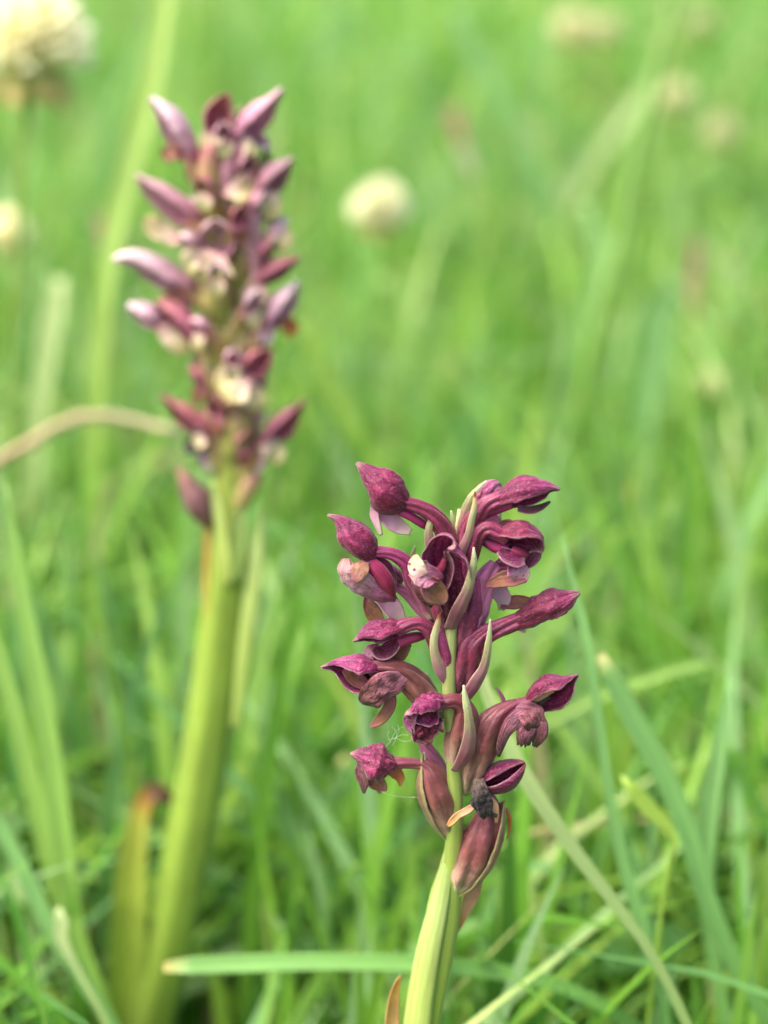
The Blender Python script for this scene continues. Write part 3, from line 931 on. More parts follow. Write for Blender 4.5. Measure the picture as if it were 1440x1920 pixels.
def build_front():
    pl = Plant(FOCUS, 0.25, 1150)
    # stem
    pts = [(862, 955, -4, 4), (856, 1010, -4, 6), (850, 1090, 4, 9), (846, 1180, 20, 11), (842, 1290, 24, 13), (848, 1400, 22, 13), (854, 1500, 18, 15), (851, 1590, 8, 18),
           (846, 1680, 0, 21), (832, 1770, 0, 24), (815, 1850, 0, 25), (797, 1930, 0, 27)]
    vis = np.array([np.concatenate([pl.w(*p[:3]), [p[3] * pl.px]]) for p in pts])
    tail = ground_tail(vis[:, :3], vis[-1, 3])
    allp = np.vstack([vis] + [np.concatenate([t, [vis[-1, 3] * 1.05]])[None] for t in tail])
    root = allp[-1, :3].copy()
    R = empty('orchid', root)
    tag(R, 'dark purple orchid in sharp focus with a loose spike of wilting beaked flowers', 'orchid', 'wild orchids')
    A = catmull(allp, 60)[::-1]
    o = _strip_world('stem', A, (0, 0, 1), 0, M['stem'], root, True); o.parent = R

    def Sh(parent, name, pts, N, th, mat, **k): return shell(pl, root, parent, name, pts, N, th, M[mat], **k)
    def Tu(parent, name, pts, mat, **k): return tube(pl, root, parent, name, pts, M[mat], **k)
    def flower(pts, mat='ovary', **k):
        kk = dict(ribs=6, amp=0.30, twist=1.5, n=44, m=48, crumple=0.07); kk.update(k)
        return Tu(R, 'flower', pts, mat, **kk)
    def hood(f, pts, N=DN, th=2.35, mat='hood', **k):
        kk = dict(seams=0.2, keel=0.12, crumple=0.075, fold=0.05, curl=0.14, b=0.95, thick=0.00012); kk.update(k)
        kk.update(n=50, m=43)
        pts = [(p[0], p[1], p[2], p[3] * 1.1) for p in pts]
        return Sh(f, 'hood', pts, N, th, mat, **kk)
    def lobe(f, pts, N=CAMW, mat='lip', th=1.2, **k):
        kk = dict(b=0.5, crumple=0.12, curl=0.1, n=18, m=11, ragged=0.3); kk.update(k)
        return Sh(f, 'lip', pts, N, th, mat, **kk)
    def bract(pts, N=CAMW, mat='bract', th=1.35, **k):
        kk = dict(b=0.42, n=30, m=15, keel=0.2, crumple=0.09, freq=260, thick=0.00012); kk.update(k)
        N = (N[0], N[1], -N[2])          # the back of the bract faces outwards
        pts = [(p[0], p[1], p[2] - 2, p[3] * 0.8) for p in pts]
        return Sh(R, 'bract', pts, N, th, mat, **kk)

    # F1 top left, beak up to the left
    f = flower([(850, 1040, 0, 9), (842, 1015, 4, 17), (831, 990, 8, 17), (812, 967, 10, 15), (786, 951, 12, 12), (756, 940, 12, 11), (744, 933, 12, 9)])
    hood(f, [(762, 948, 12, 8), (750, 938, 12, 19), (733, 926, 12, 29), (714, 912, 12, 30), (696, 896, 12, 21), (681, 879, 12, 10), (669, 868, 12, 2.5)], (-0.3, -0.85, -0.2), 2.75)
    Tu(f, 'spur', [(748, 958, 6, 9), (770, 968, 6, 9), (792, 982, 4, 8), (806, 992, 2, 5)], 'spur', crumple=0.06)
    Sh(f, 'sepal', [(757, 952, 16, 6), (738, 952, 20, 14), (716, 946, 20, 16), (698, 932, 16, 8)], (-0.3, 0.5, -0.6), 1.3, 'hood_dark', b=0.6)
    lobe(f, [(704, 945, 10, 9), (701, 965, 10, 9), (707, 984, 12, 6), (714, 1004, 14, 3)], (-0.4, 0, 1), 'spur_pink')
    lobe(f, [(706, 960, 4, 10), (728, 972, 4, 14), (750, 985, 2, 15), (772, 998, 0, 5)], (0.1, 0.4, 1), 'spur_pink')
    bract([(812, 1050, 18, 9), (806, 1022, 22, 11), (804, 998, 22, 9), (808, 975, 20, 6), (816, 960, 18, 1.2)])
    bract([(857, 1020, -6, 9), (855, 1000, -8, 8), (850, 977, -10, 6), (846, 957, -12, 1.2)])
    bract([(774, 1062, -16, 7), (774, 1042, -16, 5), (778, 1023, -16, 1.2)])

    # F2 left, beak up to the left, open lip below
    f = flower([(808, 1160, 0, 9), (790, 1125, 4, 14), (773, 1088, 8, 14), (763, 1058, 10, 13), (738, 1040, 12, 11), (708, 1034, 12, 10), (690, 1034, 12, 9)])
    hood(f, [(702, 1046, 12, 9), (690, 1036, 12, 22), (674, 1020, 12, 29), (657, 1000, 12, 26), (643, 983, 12, 15), (630, 973, 12, 7), (614, 966, 12, 2)], (-0.7, -0.6, 0.0), 2.7)
    Tu(f, 'spur', [(684, 1050, 18, 12), (706, 1068, 20, 16), (722, 1090, 20, 16), (734, 1110, 16, 9), (738, 1122, 14, 3)], 'spur', crumple=0.05)
    lobe(f, [(742, 1122, 10, 7), (715, 1116, 12, 17), (690, 1102, 16, 24), (668, 1084, 20, 28), (652, 1066, 18, 23), (650, 1048, 12, 8)], (0.35, 0.65, -0.7), 'lip', th=1.5, b=0.6, m=27, n=34, crumple=0.2, freq=360)
    lobe(f, [(664, 1090, 38, 5), (672, 1082, 42, 12), (680, 1068, 40, 15), (686, 1054, 32, 8)], (0.1, 0.2, -1), 'lip_tan', b=0.35, crumple=0.25, asym=0.2)
    Sh(f, 'sepal', [(704, 1048, -6, 8), (722, 1062, -8, 13), (733, 1085, -8, 12), (740, 1105, -8, 4)], (0.2, 0.2, 1), 1.2, 'hood_pale', b=0.4)
    # behind F2: pale flower seen from its back
    f = flower([(838, 1185, -14, 6), (815, 1165, -20, 10), (788, 1142, -26, 10), (765, 1115, -30, 10), (742, 1098, -34, 9)], 'ovary_pink')
    Sh(f, 'spur', [(700, 1105, -24, 10), (722, 1122, -22, 17), (740, 1146, -20, 17), (757, 1172, -20, 8)], (0.1, 0.1, 1), 1.3, 'spur_pink', b=0.5, crumple=0.05)
    lobe(f, [(694, 1112, -30, 9), (690, 1130, -30, 11), (700, 1152, -28, 17), (714, 1172, -28, 10)], (-0.3, 0, 1), 'lip_olive')
    hood(f, [(752, 1094, -40, 6), (735, 1080, -40, 17), (716, 1070, -40, 13), (702, 1066, -40, 3)], (-0.2, -0.9, 0), 2.2, 'hood_pale')

    # F3 centre, mouth open to the viewer
    f = flower([(846, 1190, 6, 8), (836, 1168, 12, 16), (832, 1140, 12, 20), (838, 1110, 6, 18), (846, 1080, 2, 12)], 'ovary')
    hood(f, [(846, 1156, 34, 12), (848, 1128, 46, 27), (844, 1096, 56, 36), (836, 1064, 62, 40), (832, 1040, 66, 36), (834, 1022, 74, 24), (842, 1018, 86, 12), (852, 1028, 94, 4)], (-0.22, -0.2, 1), 1.75, 'hood', b=0.85, m=35, n=40, crumple=0.08, curl=0.18, keel=0.04)
    Tu(f, 'column', [(818, 1072, 52, 6), (828, 1064, 58, 8), (834, 1048, 60, 5)], 'spur')
    Sh(f, 'sepal', [(836, 1034, 70, 4), (842, 1060, 60, 9), (838, 1090, 56, 8), (830, 1112, 58, 3)], (-0.5, 0, 1), 1.2, 'hood_dark', b=0.4)
    lobe(f, [(830, 1090, 66, 7), (818, 1080, 74, 15), (800, 1076, 82, 27), (784, 1070, 82, 24), (768, 1068, 76, 9)], (0.1, 0.35, 1), 'lip', th=1.25, b=0.45, m=19, n=24)
    lobe(f, [(792, 1082, 82, 14), (782, 1066, 84, 16), (779, 1052, 80, 12), (780, 1040, 74, 3)], (-0.3, 0.1, 1), 'lip_cream', b=0.3)
    lobe(f, [(800, 1088, 86, 16), (810, 1102, 88, 23), (822, 1114, 84, 23), (828, 1126, 78, 16), (828, 1136, 72, 4)], (0.25, 0.3, 1), 'lip_olive', b=0.5, th=1.3)
    lobe(f, [(788, 1080, 74, 18), (788, 1100, 72, 19), (798, 1120, 66, 15), (814, 1138, 60, 9)], (-0.45, -0.2, 1), 'lip_dark', b=0.6, crumple=0.06)
    bract([(844, 1176, 34, 15), (858, 1144, 56, 17), (874, 1112, 68, 13), (883, 1080, 70, 10), (888, 1054, 68, 8), (888, 1026, 64, 1.2)], (-0.3, 0.1, 1))

    # F4 top right, beak to the right
    f = flower([(862, 1045, 0, 8), (872, 1010, 4, 15), (888, 975, 8, 16), (908, 950, 10, 15), (934, 938, 12, 14), (958, 933, 12, 12)])
    hood(f, [(932, 942, 12, 11), (952, 934, 12, 19), (972, 930, 12, 29), (994, 926, 12, 30), (1014, 920, 12, 22), (1030, 915, 12, 10), (1050, 917, 12, 2)], (0.2, -0.9, 0.2), 2.2)
    lobe(f, [(972, 950, 10, 10), (992, 954, 10, 11), (1012, 950, 10, 9), (1031, 940, 12, 2.5)], (0, 0.8, 0.6), 'lip_dark')
    Tu(f, 'spur', [(958, 945, 4, 9), (930, 956, 2, 9), (905, 968, 0, 8), (890, 985, -2, 4)], 'spur', crumple=0.05)
    bract([(862, 1040, 6, 10), (863, 1010, 2, 9), (864, 980, 0, 10), (880, 938, 0, 8), (896, 917, 0, 5), (913, 901, 0, 1)], (0.2, 0, 1))
    bract([(860, 1045, 34, 12), (868, 1026, 36, 11), (878, 1003, 34, 9), (884, 975, 32, 8), (890, 948, 30, 6), (890, 921, 28, 1.2)], (-0.3, 0, 1), 'bract_brown')
    # F5 behind the top, seen from the back
    f = flower([(864, 1020, -20, 7), (880, 985, -30, 12), (896, 960, -38, 13), (908, 942, -42, 12)], 'ovary_pink')
    hood(f, [(900, 958, -40, 10), (908, 940, -44, 20), (916, 926, -50, 23), (926, 916, -58, 16), (938, 912, -70, 4)], (0.3, -0.8, -0.5), 2.3, 'hood_pale')
    lobe(f, [(936, 988, -44, 9), (950, 984, -46, 14), (964, 990, -46, 12), (972, 1002, -46, 3)], (0, 0.6, 1), 'lip_olive')
    Sh(f, 'sepal', [(898, 968, -16, 6), (912, 968, -18, 13), (928, 976, -20, 12), (934, 990, -20, 4)], (0.2, 0.2, 1), 1.2, 'hood_pale', b=0.4)
    bract([(930, 1000, -28, 8), (934, 982, -28, 7), (938, 957, -28, 1.5)])

    # F6 right middle, mouth turned down to the viewer
    f = flower([(856, 1120, 4, 8), (870, 1070, 10, 16), (882, 1030, 14, 17), (897, 1002, 18, 15), (916, 992, 22, 13), (938, 1002, 24, 13), (952, 1010, 24, 12)])
    hood(f, [(928, 1012, 24, 12), (944, 1014, 26, 24), (962, 1014, 28, 32), (984, 1014, 30, 32), (1002, 1018, 32, 22), (1012, 1027, 34, 10), (1017, 1036, 36, 2)], (0.25, -0.75, 0.6), 2.0, 'hood', m=33, crumple=0.12)
    Tu(f, 'column', [(960, 1030, 22, 8), (975, 1036, 26, 9), (990, 1042, 28, 6)], 'spur')
    Sh(f, 'sepal', [(936, 1030, 34, 8), (952, 1040, 40, 15), (972, 1048, 42, 15), (986, 1052, 38, 6)], (0.1, 0.5, 1), 1.3, 'hood', b=0.6, crumple=0.1)
    Sh(f, 'sepal', [(985, 1062, 12, 6), (994, 1052, 14, 11), (1006, 1040, 14, 10), (1013, 1034, 14, 3)], (-0.3, 0.2, 1), 1.2, 'hood_pale', b=0.4)
    Tu(f, 'spur', [(952, 1030, 18, 10), (930, 1026, 16, 11), (912, 1016, 12, 10), (896, 1006, 8, 6)], 'spur', crumple=0.05)
    lobe(f, [(962, 1052, 30, 12), (970, 1064, 38, 20), (976, 1078, 40, 20), (974, 1094, 34, 10)], (0.1, 0.5, 1), 'lip', b=0.5)
    lobe(f, [(984, 1078, 34, 12), (965, 1082, 38, 15), (945, 1084, 38, 15), (925, 1090, 34, 11), (910, 1097, 28, 3)], (0, 0.5, 1), 'lip_olive', b=0.6)
    # F8 behind, only its mauve ovary and lip show
    f = flower([(852, 1222, 0, 7), (866, 1205, -4, 18), (882, 1165, -6, 25), (896, 1120, -10, 25), (912, 1085, -14, 21), (932, 1058, -18, 14)], 'ovary_pink', amp=0.24)
    lobe(f, [(922, 1085, -24, 9), (936, 1105, -24, 16), (944, 1125, -24, 15), (940, 1145, -24, 5)], (0.2, 0.2, 1), 'spur_pink')
    lobe(f, [(938, 1132, -26, 8), (958, 1128, -26, 14), (980, 1126, -26, 13), (1002, 1130, -26, 5)], (0, 0.6, 1), 'lip_olive')
    hood(f, [(930, 1062, -30, 8), (950, 1060, -34, 18), (970, 1060, -36, 14), (985, 1062, -38, 3)], (0, -1, -0.3), 2.2, 'hood_pale')
    # ovary of the closed flower pressed to the stem below it
    flower([(854, 1222, 6, 6), (868, 1195, 8, 18), (880, 1155, 8, 22), (888, 1115, 4, 18), (892, 1085, 0, 10)], 'ovary', amp=0.14)

    # F9 right, closed bud-like hood
    f = flower([(852, 1308, 2, 8), (862, 1284, 2, 22), (874, 1245, 6, 28), (886, 1212, 12, 27), (908, 1192, 14, 19), (935, 1178, 14, 16), (962, 1168, 14, 15), (990, 1158, 14, 14)], 'ovary')
    hood(f, [(970, 1166, 14, 13), (992, 1156, 14, 20), (1016, 1144, 14, 26), (1040, 1134, 14, 26), (1062, 1124, 14, 18), (1076, 1116, 14, 9), (1087, 1112, 14, 3)], (0.3, -0.9, 0.1), 2.7, 'hood', crumple=0.14, seams=0.18)
    lobe(f, [(965, 1172, 10, 8), (982, 1172, 12, 8), (1000, 1168, 12, 6), (1010, 1163, 12, 2)], (0, 0.7, 0.7), 'lip_dark')
    lobe(f, [(972, 1176, 14, 5), (980, 1180, 15, 5), (986, 1184, 15, 1.5)], (0, 0.3, 1), 'spur_pink')
    bract([(862, 1318, 24, 10), (876, 1302, 36, 16), (893, 1276, 44, 16), (908, 1246, 46, 11), (916, 1205, 46, 8), (919, 1160, 42, 1.2)], (-0.35, 0.1, 1))

    # F10 left, level hood on an arched neck
    f = flower([(836, 1270, 6, 8), (826, 1245, 12, 12), (819, 1215, 16, 13), (808, 1186, 18, 13), (788, 1170, 18, 12), (762, 1172, 18, 13), (742, 1182, 18, 13)])
    hood(f, [(756, 1180, 18, 13), (740, 1184, 18, 22), (720, 1190, 18, 25), (700, 1192, 18, 23), (682, 1196, 18, 14), (672, 1200, 18, 7), (662, 1203, 18, 2)], (-0.2, -0.95, 0.2), 1.9, 'hood', crumple=0.12)
    Tu(f, 'spur', [(746, 1204, 10, 13), (765, 1198, 8, 11), (782, 1194, 6, 10), (797, 1192, 4, 6)], 'spur')
    Sh(f, 'sepal', [(748, 1198, 14, 8), (730, 1214, 16, 18), (714, 1222, 14, 16), (700, 1214, 12, 6)], (-0.2, 0.6, 0.8), 1.3, 'hood_dark', b=0.6)
    lobe(f, [(712, 1216, 4, 9), (694, 1220, 8, 12), (690, 1235, 10, 11), (702, 1246, 8, 4)], (-0.4, 0.2, 1), 'lip')
    lobe(f, [(700, 1238, 2, 8), (725, 1240, 4, 12), (748, 1226, 4, 14), (766, 1206, 2, 7)], (0.1, 0.3, 1), 'lip_olive')
    bract([(842, 1278, 26, 13), (828, 1258, 36, 16), (816, 1230, 42, 11), (813, 1200, 42, 9), (820, 1172, 38, 7), (827, 1146, 34, 1)], (-0.2, 0, 1), 'bract_brown')
    Tu(R, 'flower', [(838, 1262, 22, 5), (838, 1236, 26, 12), (831, 1205, 26, 11), (824, 1180, 24, 5)], 'ovary', ribs=4, amp=0.1)

    # F11 left lower, beak to the left, bulging lip
    f = flower([(828, 1346, 4, 9), (808, 1322, 8, 20), (788, 1294, 10, 25), (764, 1270, 12, 23), (736, 1256, 14, 19), (708, 1252, 14, 14), (690, 1256, 14, 10)], 'ovary_brown')
    hood(f, [(712, 1262, 16, 13), (696, 1262, 16, 26), (676, 1262, 16, 32), (656, 1256, 16, 28), (636, 1250, 16, 17), (620, 1249, 16, 8), (602, 1252, 16, 2)], (-0.3, -0.6, 0.7), 2.35, 'hood', crumple=0.1)
    Sh(f, 'sepal', [(692, 1284, 10, 6), (676, 1278, 12, 14), (658, 1266, 12, 12), (644, 1256, 10, 4)], (-0.2, 0.2, 1), 1.2, 'lip_olive', b=0.4)
    lobe(f, [(762, 1262, 26, 9), (742, 1274, 32, 20), (722, 1288, 36, 27), (704, 1298, 36, 27), (690, 1308, 30, 19), (682, 1318, 24, 6)], (0.1, 0.3, -1), 'lip_dark', th=1.25, b=0.5, m=27, n=30, crumple=0.34, freq=330, fold=0.1, keel=0.1)
    lobe(f, [(734, 1302, 16, 9), (730, 1322, 16, 12), (718, 1342, 14, 11), (706, 1354, 12, 8), (694, 1362, 10, 2)], (-0.3, 0.2, 1), 'lip_olive')
    bract([(824, 1340, -8, 8), (816, 1312, -10, 12), (806, 1286, -12, 10), (800, 1262, -12, 2)], (-0.3, 0, 1))

    # F12 centre low, crumpled, turned to the viewer
    f = flower([(854, 1440, 10, 7), (856, 1420, 18, 22), (864, 1385, 26, 28), (872, 1350, 30, 25), (868, 1325, 34, 17), (850, 1314, 40, 14), (828, 1318, 44, 13), (812, 1320, 46, 12)], 'ovary_brown', amp=0.26)
    hood(f, [(836, 1322, 44, 12), (820, 1322, 48, 21), (804, 1330, 52, 27), (788, 1338, 54, 25), (772, 1342, 54, 16), (760, 1340, 54, 4)], (-0.3, -0.8, 0.45), 2.2, 'hood', crumple=0.3, freq=480)
    lobe(f, [(812, 1336, 44, 20), (800, 1352, 50, 31), (794, 1368, 52, 30), (800, 1384, 48, 22), (806, 1396, 44, 6)], (0, 0.1, 1), 'hood_dark', th=1.3, b=0.4, crumple=0.4, freq=460, m=31, n=34)
    lobe(f, [(778, 1330, 46, 8), (768, 1345, 48, 13), (768, 1362, 46, 11), (776, 1378, 44, 3)], (-0.4, 0.1, 1), 'hood_pale', crumple=0.2)
    bract([(852, 1444, 40, 9), (870, 1418, 58, 18), (880, 1384, 68, 16), (879, 1352, 70, 11), (873, 1314, 66, 8), (869, 1284, 60, 1.2)], (-0.3, 0.1, 1))

    # F13 right low, mouth gaping, lip with two dark lobes
    f = flower([(872, 1488, 4, 9), (880, 1458, 8, 22), (894, 1416, 12, 31), (911, 1378, 14, 32), (932, 1348, 16, 26), (956, 1330, 16, 17), (978, 1320, 16, 11), (996, 1314, 16, 9)], 'ovary_brown', amp=0.26)
    hood(f, [(986, 1318, 14, 8), (1002, 1312, 14, 22), (1020, 1304, 14, 31), (1040, 1296, 14, 32), (1058, 1286, 14, 22), (1070, 1276, 14, 10), (1084, 1265, 14, 2)], (0.05, -0.65, 0.7), 2.35, 'hood', crumple=0.07)
    Tu(f, 'column', [(1006, 1322, 10, 5), (1016, 1312, 18, 8), (1030, 1304, 18, 5)], 'lip_black', crumple=0.3)
    Sh(f, 'sepal', [(998, 1318, 22, 3), (1012, 1308, 27, 7), (1026, 1300, 28, 6), (1040, 1296, 24, 2)], (0.2, -0.3, 1), 1.2, 'tan', b=0.4)
    lobe(f, [(970, 1332, 26, 14), (986, 1334, 34, 22), (998, 1346, 38, 24), (1004, 1364, 36, 17)], (0.1, -0.3, -1), 'lip_dark', th=1.0, b=0.3, crumple=0.3, freq=380, m=19, n=22)
    lobe(f, [(992, 1344, 36, 14), (989, 1360, 38, 16), (984, 1378, 38, 15), (981, 1395, 34, 12)], (-0.1, -0.2, -1), 'lip_dark', ragged=0.8)
    lobe(f, [(1008, 1346, 34, 13), (1013, 1362, 36, 15), (1011, 1380, 34, 13), (1003, 1399, 30, 4)], (0.3, -0.2, -1), 'lip_dark', ragged=1.4)
    lobe(f, [(980, 1338, 32, 14), (960, 1352, 38, 15), (946, 1376, 42, 10), (938, 1400, 42, 7), (935, 1418, 40, 2)], (-0.2, 0.2, -1), 'lip_dark', b=0.6)
    Tu(f, 'sepal', [(946, 1322, 14, 5), (942, 1308, 12, 4), (936, 1297, 12, 3), (929, 1288, 12, 1)], 'hood_pale')

    # F14 lowest left, crumpled on a level neck
    f = flower([(846, 1572, 4, 7), (836, 1538, 10, 21), (822, 1496, 14, 30), (810, 1456, 16, 24), (796, 1436, 16, 12), (770, 1431, 14, 10), (742, 1430, 14, 11), (730, 1430, 14, 10)], 'ovary_brown', amp=0.26)
    hood(f, [(744, 1432, 14, 11), (728, 1434, 14, 24), (710, 1433, 14, 34), (692, 1428, 14, 30), (676, 1420, 14, 17), (666, 1416, 14, 9), (657, 1414, 14, 2)], (-0.2, -0.95, 0.2), 2.4, 'hood', crumple=0.26, freq=520, seams=0.2)
    lobe(f, [(680, 1432, 12, 11), (676, 1450, 14, 13), (681, 1470, 14, 9), (682, 1488, 14, 2)], (-0.4, 0, 1), 'lip_dark', crumple=0.2)
    lobe(f, [(692, 1448, 10, 12), (702, 1462, 10, 16), (714, 1474, 10, 14), (718, 1486, 10, 8)], (0.1, 0.3, 1), 'lip_olive', ragged=0.8)
    lobe(f, [(730, 1444, 10, 9), (742, 1448, 10, 13), (750, 1458, 10, 9), (751, 1474, 10, 2)], (0.2, 0.2, 1), 'orange')
    bract([(842, 1572, 12, 7), (818, 1540, 20, 9), (802, 1495, 22, 9), (794, 1455, 20, 7), (797, 1430, 18, 4), (795, 1410, 16, 1)], (-0.7, 0, 0.7))
    Sh(R, 'bract', [(846, 1574, 4, 9), (834, 1540, 10, 25), (820, 1496, 14, 35), (808, 1456, 16, 28), (798, 1432, 16, 12), (794, 1412, 16, 2)], (0.75, 0, 0.55), 1.55, 'membrane', b=1.0, n=30, m=17, crumple=0.04)
    # pale ovary hidden behind the stem
    flower([(846, 1480, -14, 6), (826, 1448, -18, 14), (808, 1418, -22, 15), (792, 1386, -24, 9)], 'ovary_pink')

    # F15 lowest right, round hood, blackened withered lip
    f = flower([(854, 1672, 6, 9), (868, 1644, 12, 26), (888, 1606, 16, 34), (904, 1570, 18, 33), (915, 1536, 18, 26), (918, 1508, 16, 17), (908, 1484, 16, 10)], 'ovary_brown', amp=0.26)
    hood(f, [(898, 1470, 20, 9), (912, 1468, 22, 17), (930, 1462, 24, 25), (950, 1452, 24, 26), (966, 1442, 24, 19), (977, 1435, 24, 11), (984, 1431, 24, 4)], (-0.45, -0.1, 0.9), 2.88, 'hood_dark', crumple=0.05, seams=0.05)
    lobe(f, [(897, 1462, 40, 9), (899, 1480, 52, 15), (904, 1498, 58, 19), (909, 1516, 58, 15), (911, 1530, 54, 6)], (0, -0.2, -1), 'lip_black', th=1.3, b=0.5, crumple=0.55, freq=520, m=25, n=30, ragged=1.5)
    lobe(f, [(908, 1516, 56, 5), (920, 1526, 56, 4), (933, 1530, 54, 3)], (0, 0.2, 1), 'lip_black', crumple=0.3)
    lobe(f, [(892, 1508, 54, 4), (876, 1519, 52, 7), (860, 1528, 50, 6), (848, 1540, 50, 6), (839, 1549, 50, 2.5)], (0.2, 0.4, 1), 'tan')
    lobe(f, [(914, 1490, 40, 3), (927, 1508, 44, 6), (931, 1526, 46, 5), (931, 1543, 48, 2)], (0.2, 0.2, 1), 'tan')
    bract([(862, 1672, 0, 10), (898, 1640, 2, 14), (926, 1590, 4, 14), (940, 1550, 4, 9), (947, 1516, 4, 2)], (0.7, 0, 0.7))
    Sh(R, 'bract', [(852, 1676, 6, 10), (868, 1646, 12, 31), (888, 1608, 16, 40), (906, 1570, 18, 38), (922, 1538, 18, 28), (938, 1512, 16, 9), (946, 1502, 14, 2)], (-0.75, 0.1, 0.5), 1.5, 'membrane', b=1.0, n=30, m=17, crumple=0.04)
    Sh(R, 'bract', [(942, 1525, 0, 2), (950, 1519, 2, 3), (957, 1542, 2, 3), (952, 1573, 2, 1.5)], (0.2, 0, 1), 1.2, 'orange', b=0.4)
    Sh(R, 'bract', [(898, 1652, -12, 8), (884, 1682, -14, 15), (872, 1714, -16, 8), (859, 1748, -18, 1)], (0.2, 0, 1), 1.2, 'tan', b=0.4)

    # sheathing leaf on the stem, second thinner one, and the dry leaf tip at its foot
    e = pl.w(768, 2120, -20)
    Sh(R, 'sheath_leaf', [(786, 2080, 4, 37), (787, 1960, 4, 36), (793, 1890, 4, 34), (803, 1820, 4, 32), (814, 1760, 4, 29), (827, 1700, 4, 24), (838, 1640, 4, 18), (846, 1590, 4, 5)], (0.85, 0, -0.35), 1.7, 'sheath', b=0.95, n=44, m=19)
    Sh(R, 'sheath_leaf', [(822, 1770, 0, 16), (812, 1730, 0, 17), (818, 1680, 0, 14), (830, 1630, 0, 8), (838, 1590, 0, 3)], (0.8, 0, -0.5), 1.6, 'stem', b=0.7)
    Sh(R, 'leaf', [(752, 2120, -14, 14), (738, 1990, -10, 15), (736, 1920, -8, 14), (739, 1872, -6, 10), (745, 1846, -4, 6), (751, 1830, -2, 1)], (0.3, 0, 1), 1.3, 'tan', b=0.5, n=30)
    # a few threads of spider silk caught on the flowers
    silk = []
    def thread(pts, r=0.20):
        A = catmull([(p[0], p[1], p[2], r) for p in pts], 18)
        silk.append([(pl.w(*a[:3]), a[3] * pl.px) for a in A])
    thread([(722, 1402, 18), (733, 1388, 22), (742, 1372, 24), (757, 1362, 26), (766, 1364, 30)])
    thread([(726, 1388, 22), (740, 1384, 22), (758, 1390, 24), (776, 1386, 40)])
    thread([(736, 1398, 20), (744, 1380, 24), (740, 1368, 26), (734, 1362, 24)])
    thread([(732, 1392, 22), (727, 1380, 24), (729, 1370, 26)])
    thread([(738, 1386, 24), (752, 1378, 22), (764, 1378, 30), (772, 1372, 40)])
    thread([(742, 1384, 20), (748, 1370, 24), (746, 1358, 26)])
    thread([(712, 1484, 14), (740, 1492, 18), (770, 1495, 20), (800, 1494, 34)], 0.22)
    V, F = [], []
    for line in silk:
        b = len(V)
        for p, r in line:
            for j in range(4):
                a = j * math.pi / 2
                V.append(p + RT * r * math.cos(a) + UP * r * math.sin(a))
        for g in grid_faces(len(line), 4, True): F.append(tuple(b + q for q in g))
    m_, nt = new_mat('spider_silk')
    pr = nt.nodes.new('ShaderNodeBsdfPrincipled'); pr.inputs['Base Color'].default_value = (0.8, 0.8, 0.74, 1); pr.inputs['Roughness'].default_value = 0.3
    ot = nt.nodes.new('ShaderNodeOutputMaterial'); nt.links.new(pr.outputs[0], ot.inputs[0])
    o = mesh_obj('spider_silk', V, F, m_)
    tag(o, 'fine white threads of spider silk strung between the lower left purple flowers', 'spider silk')


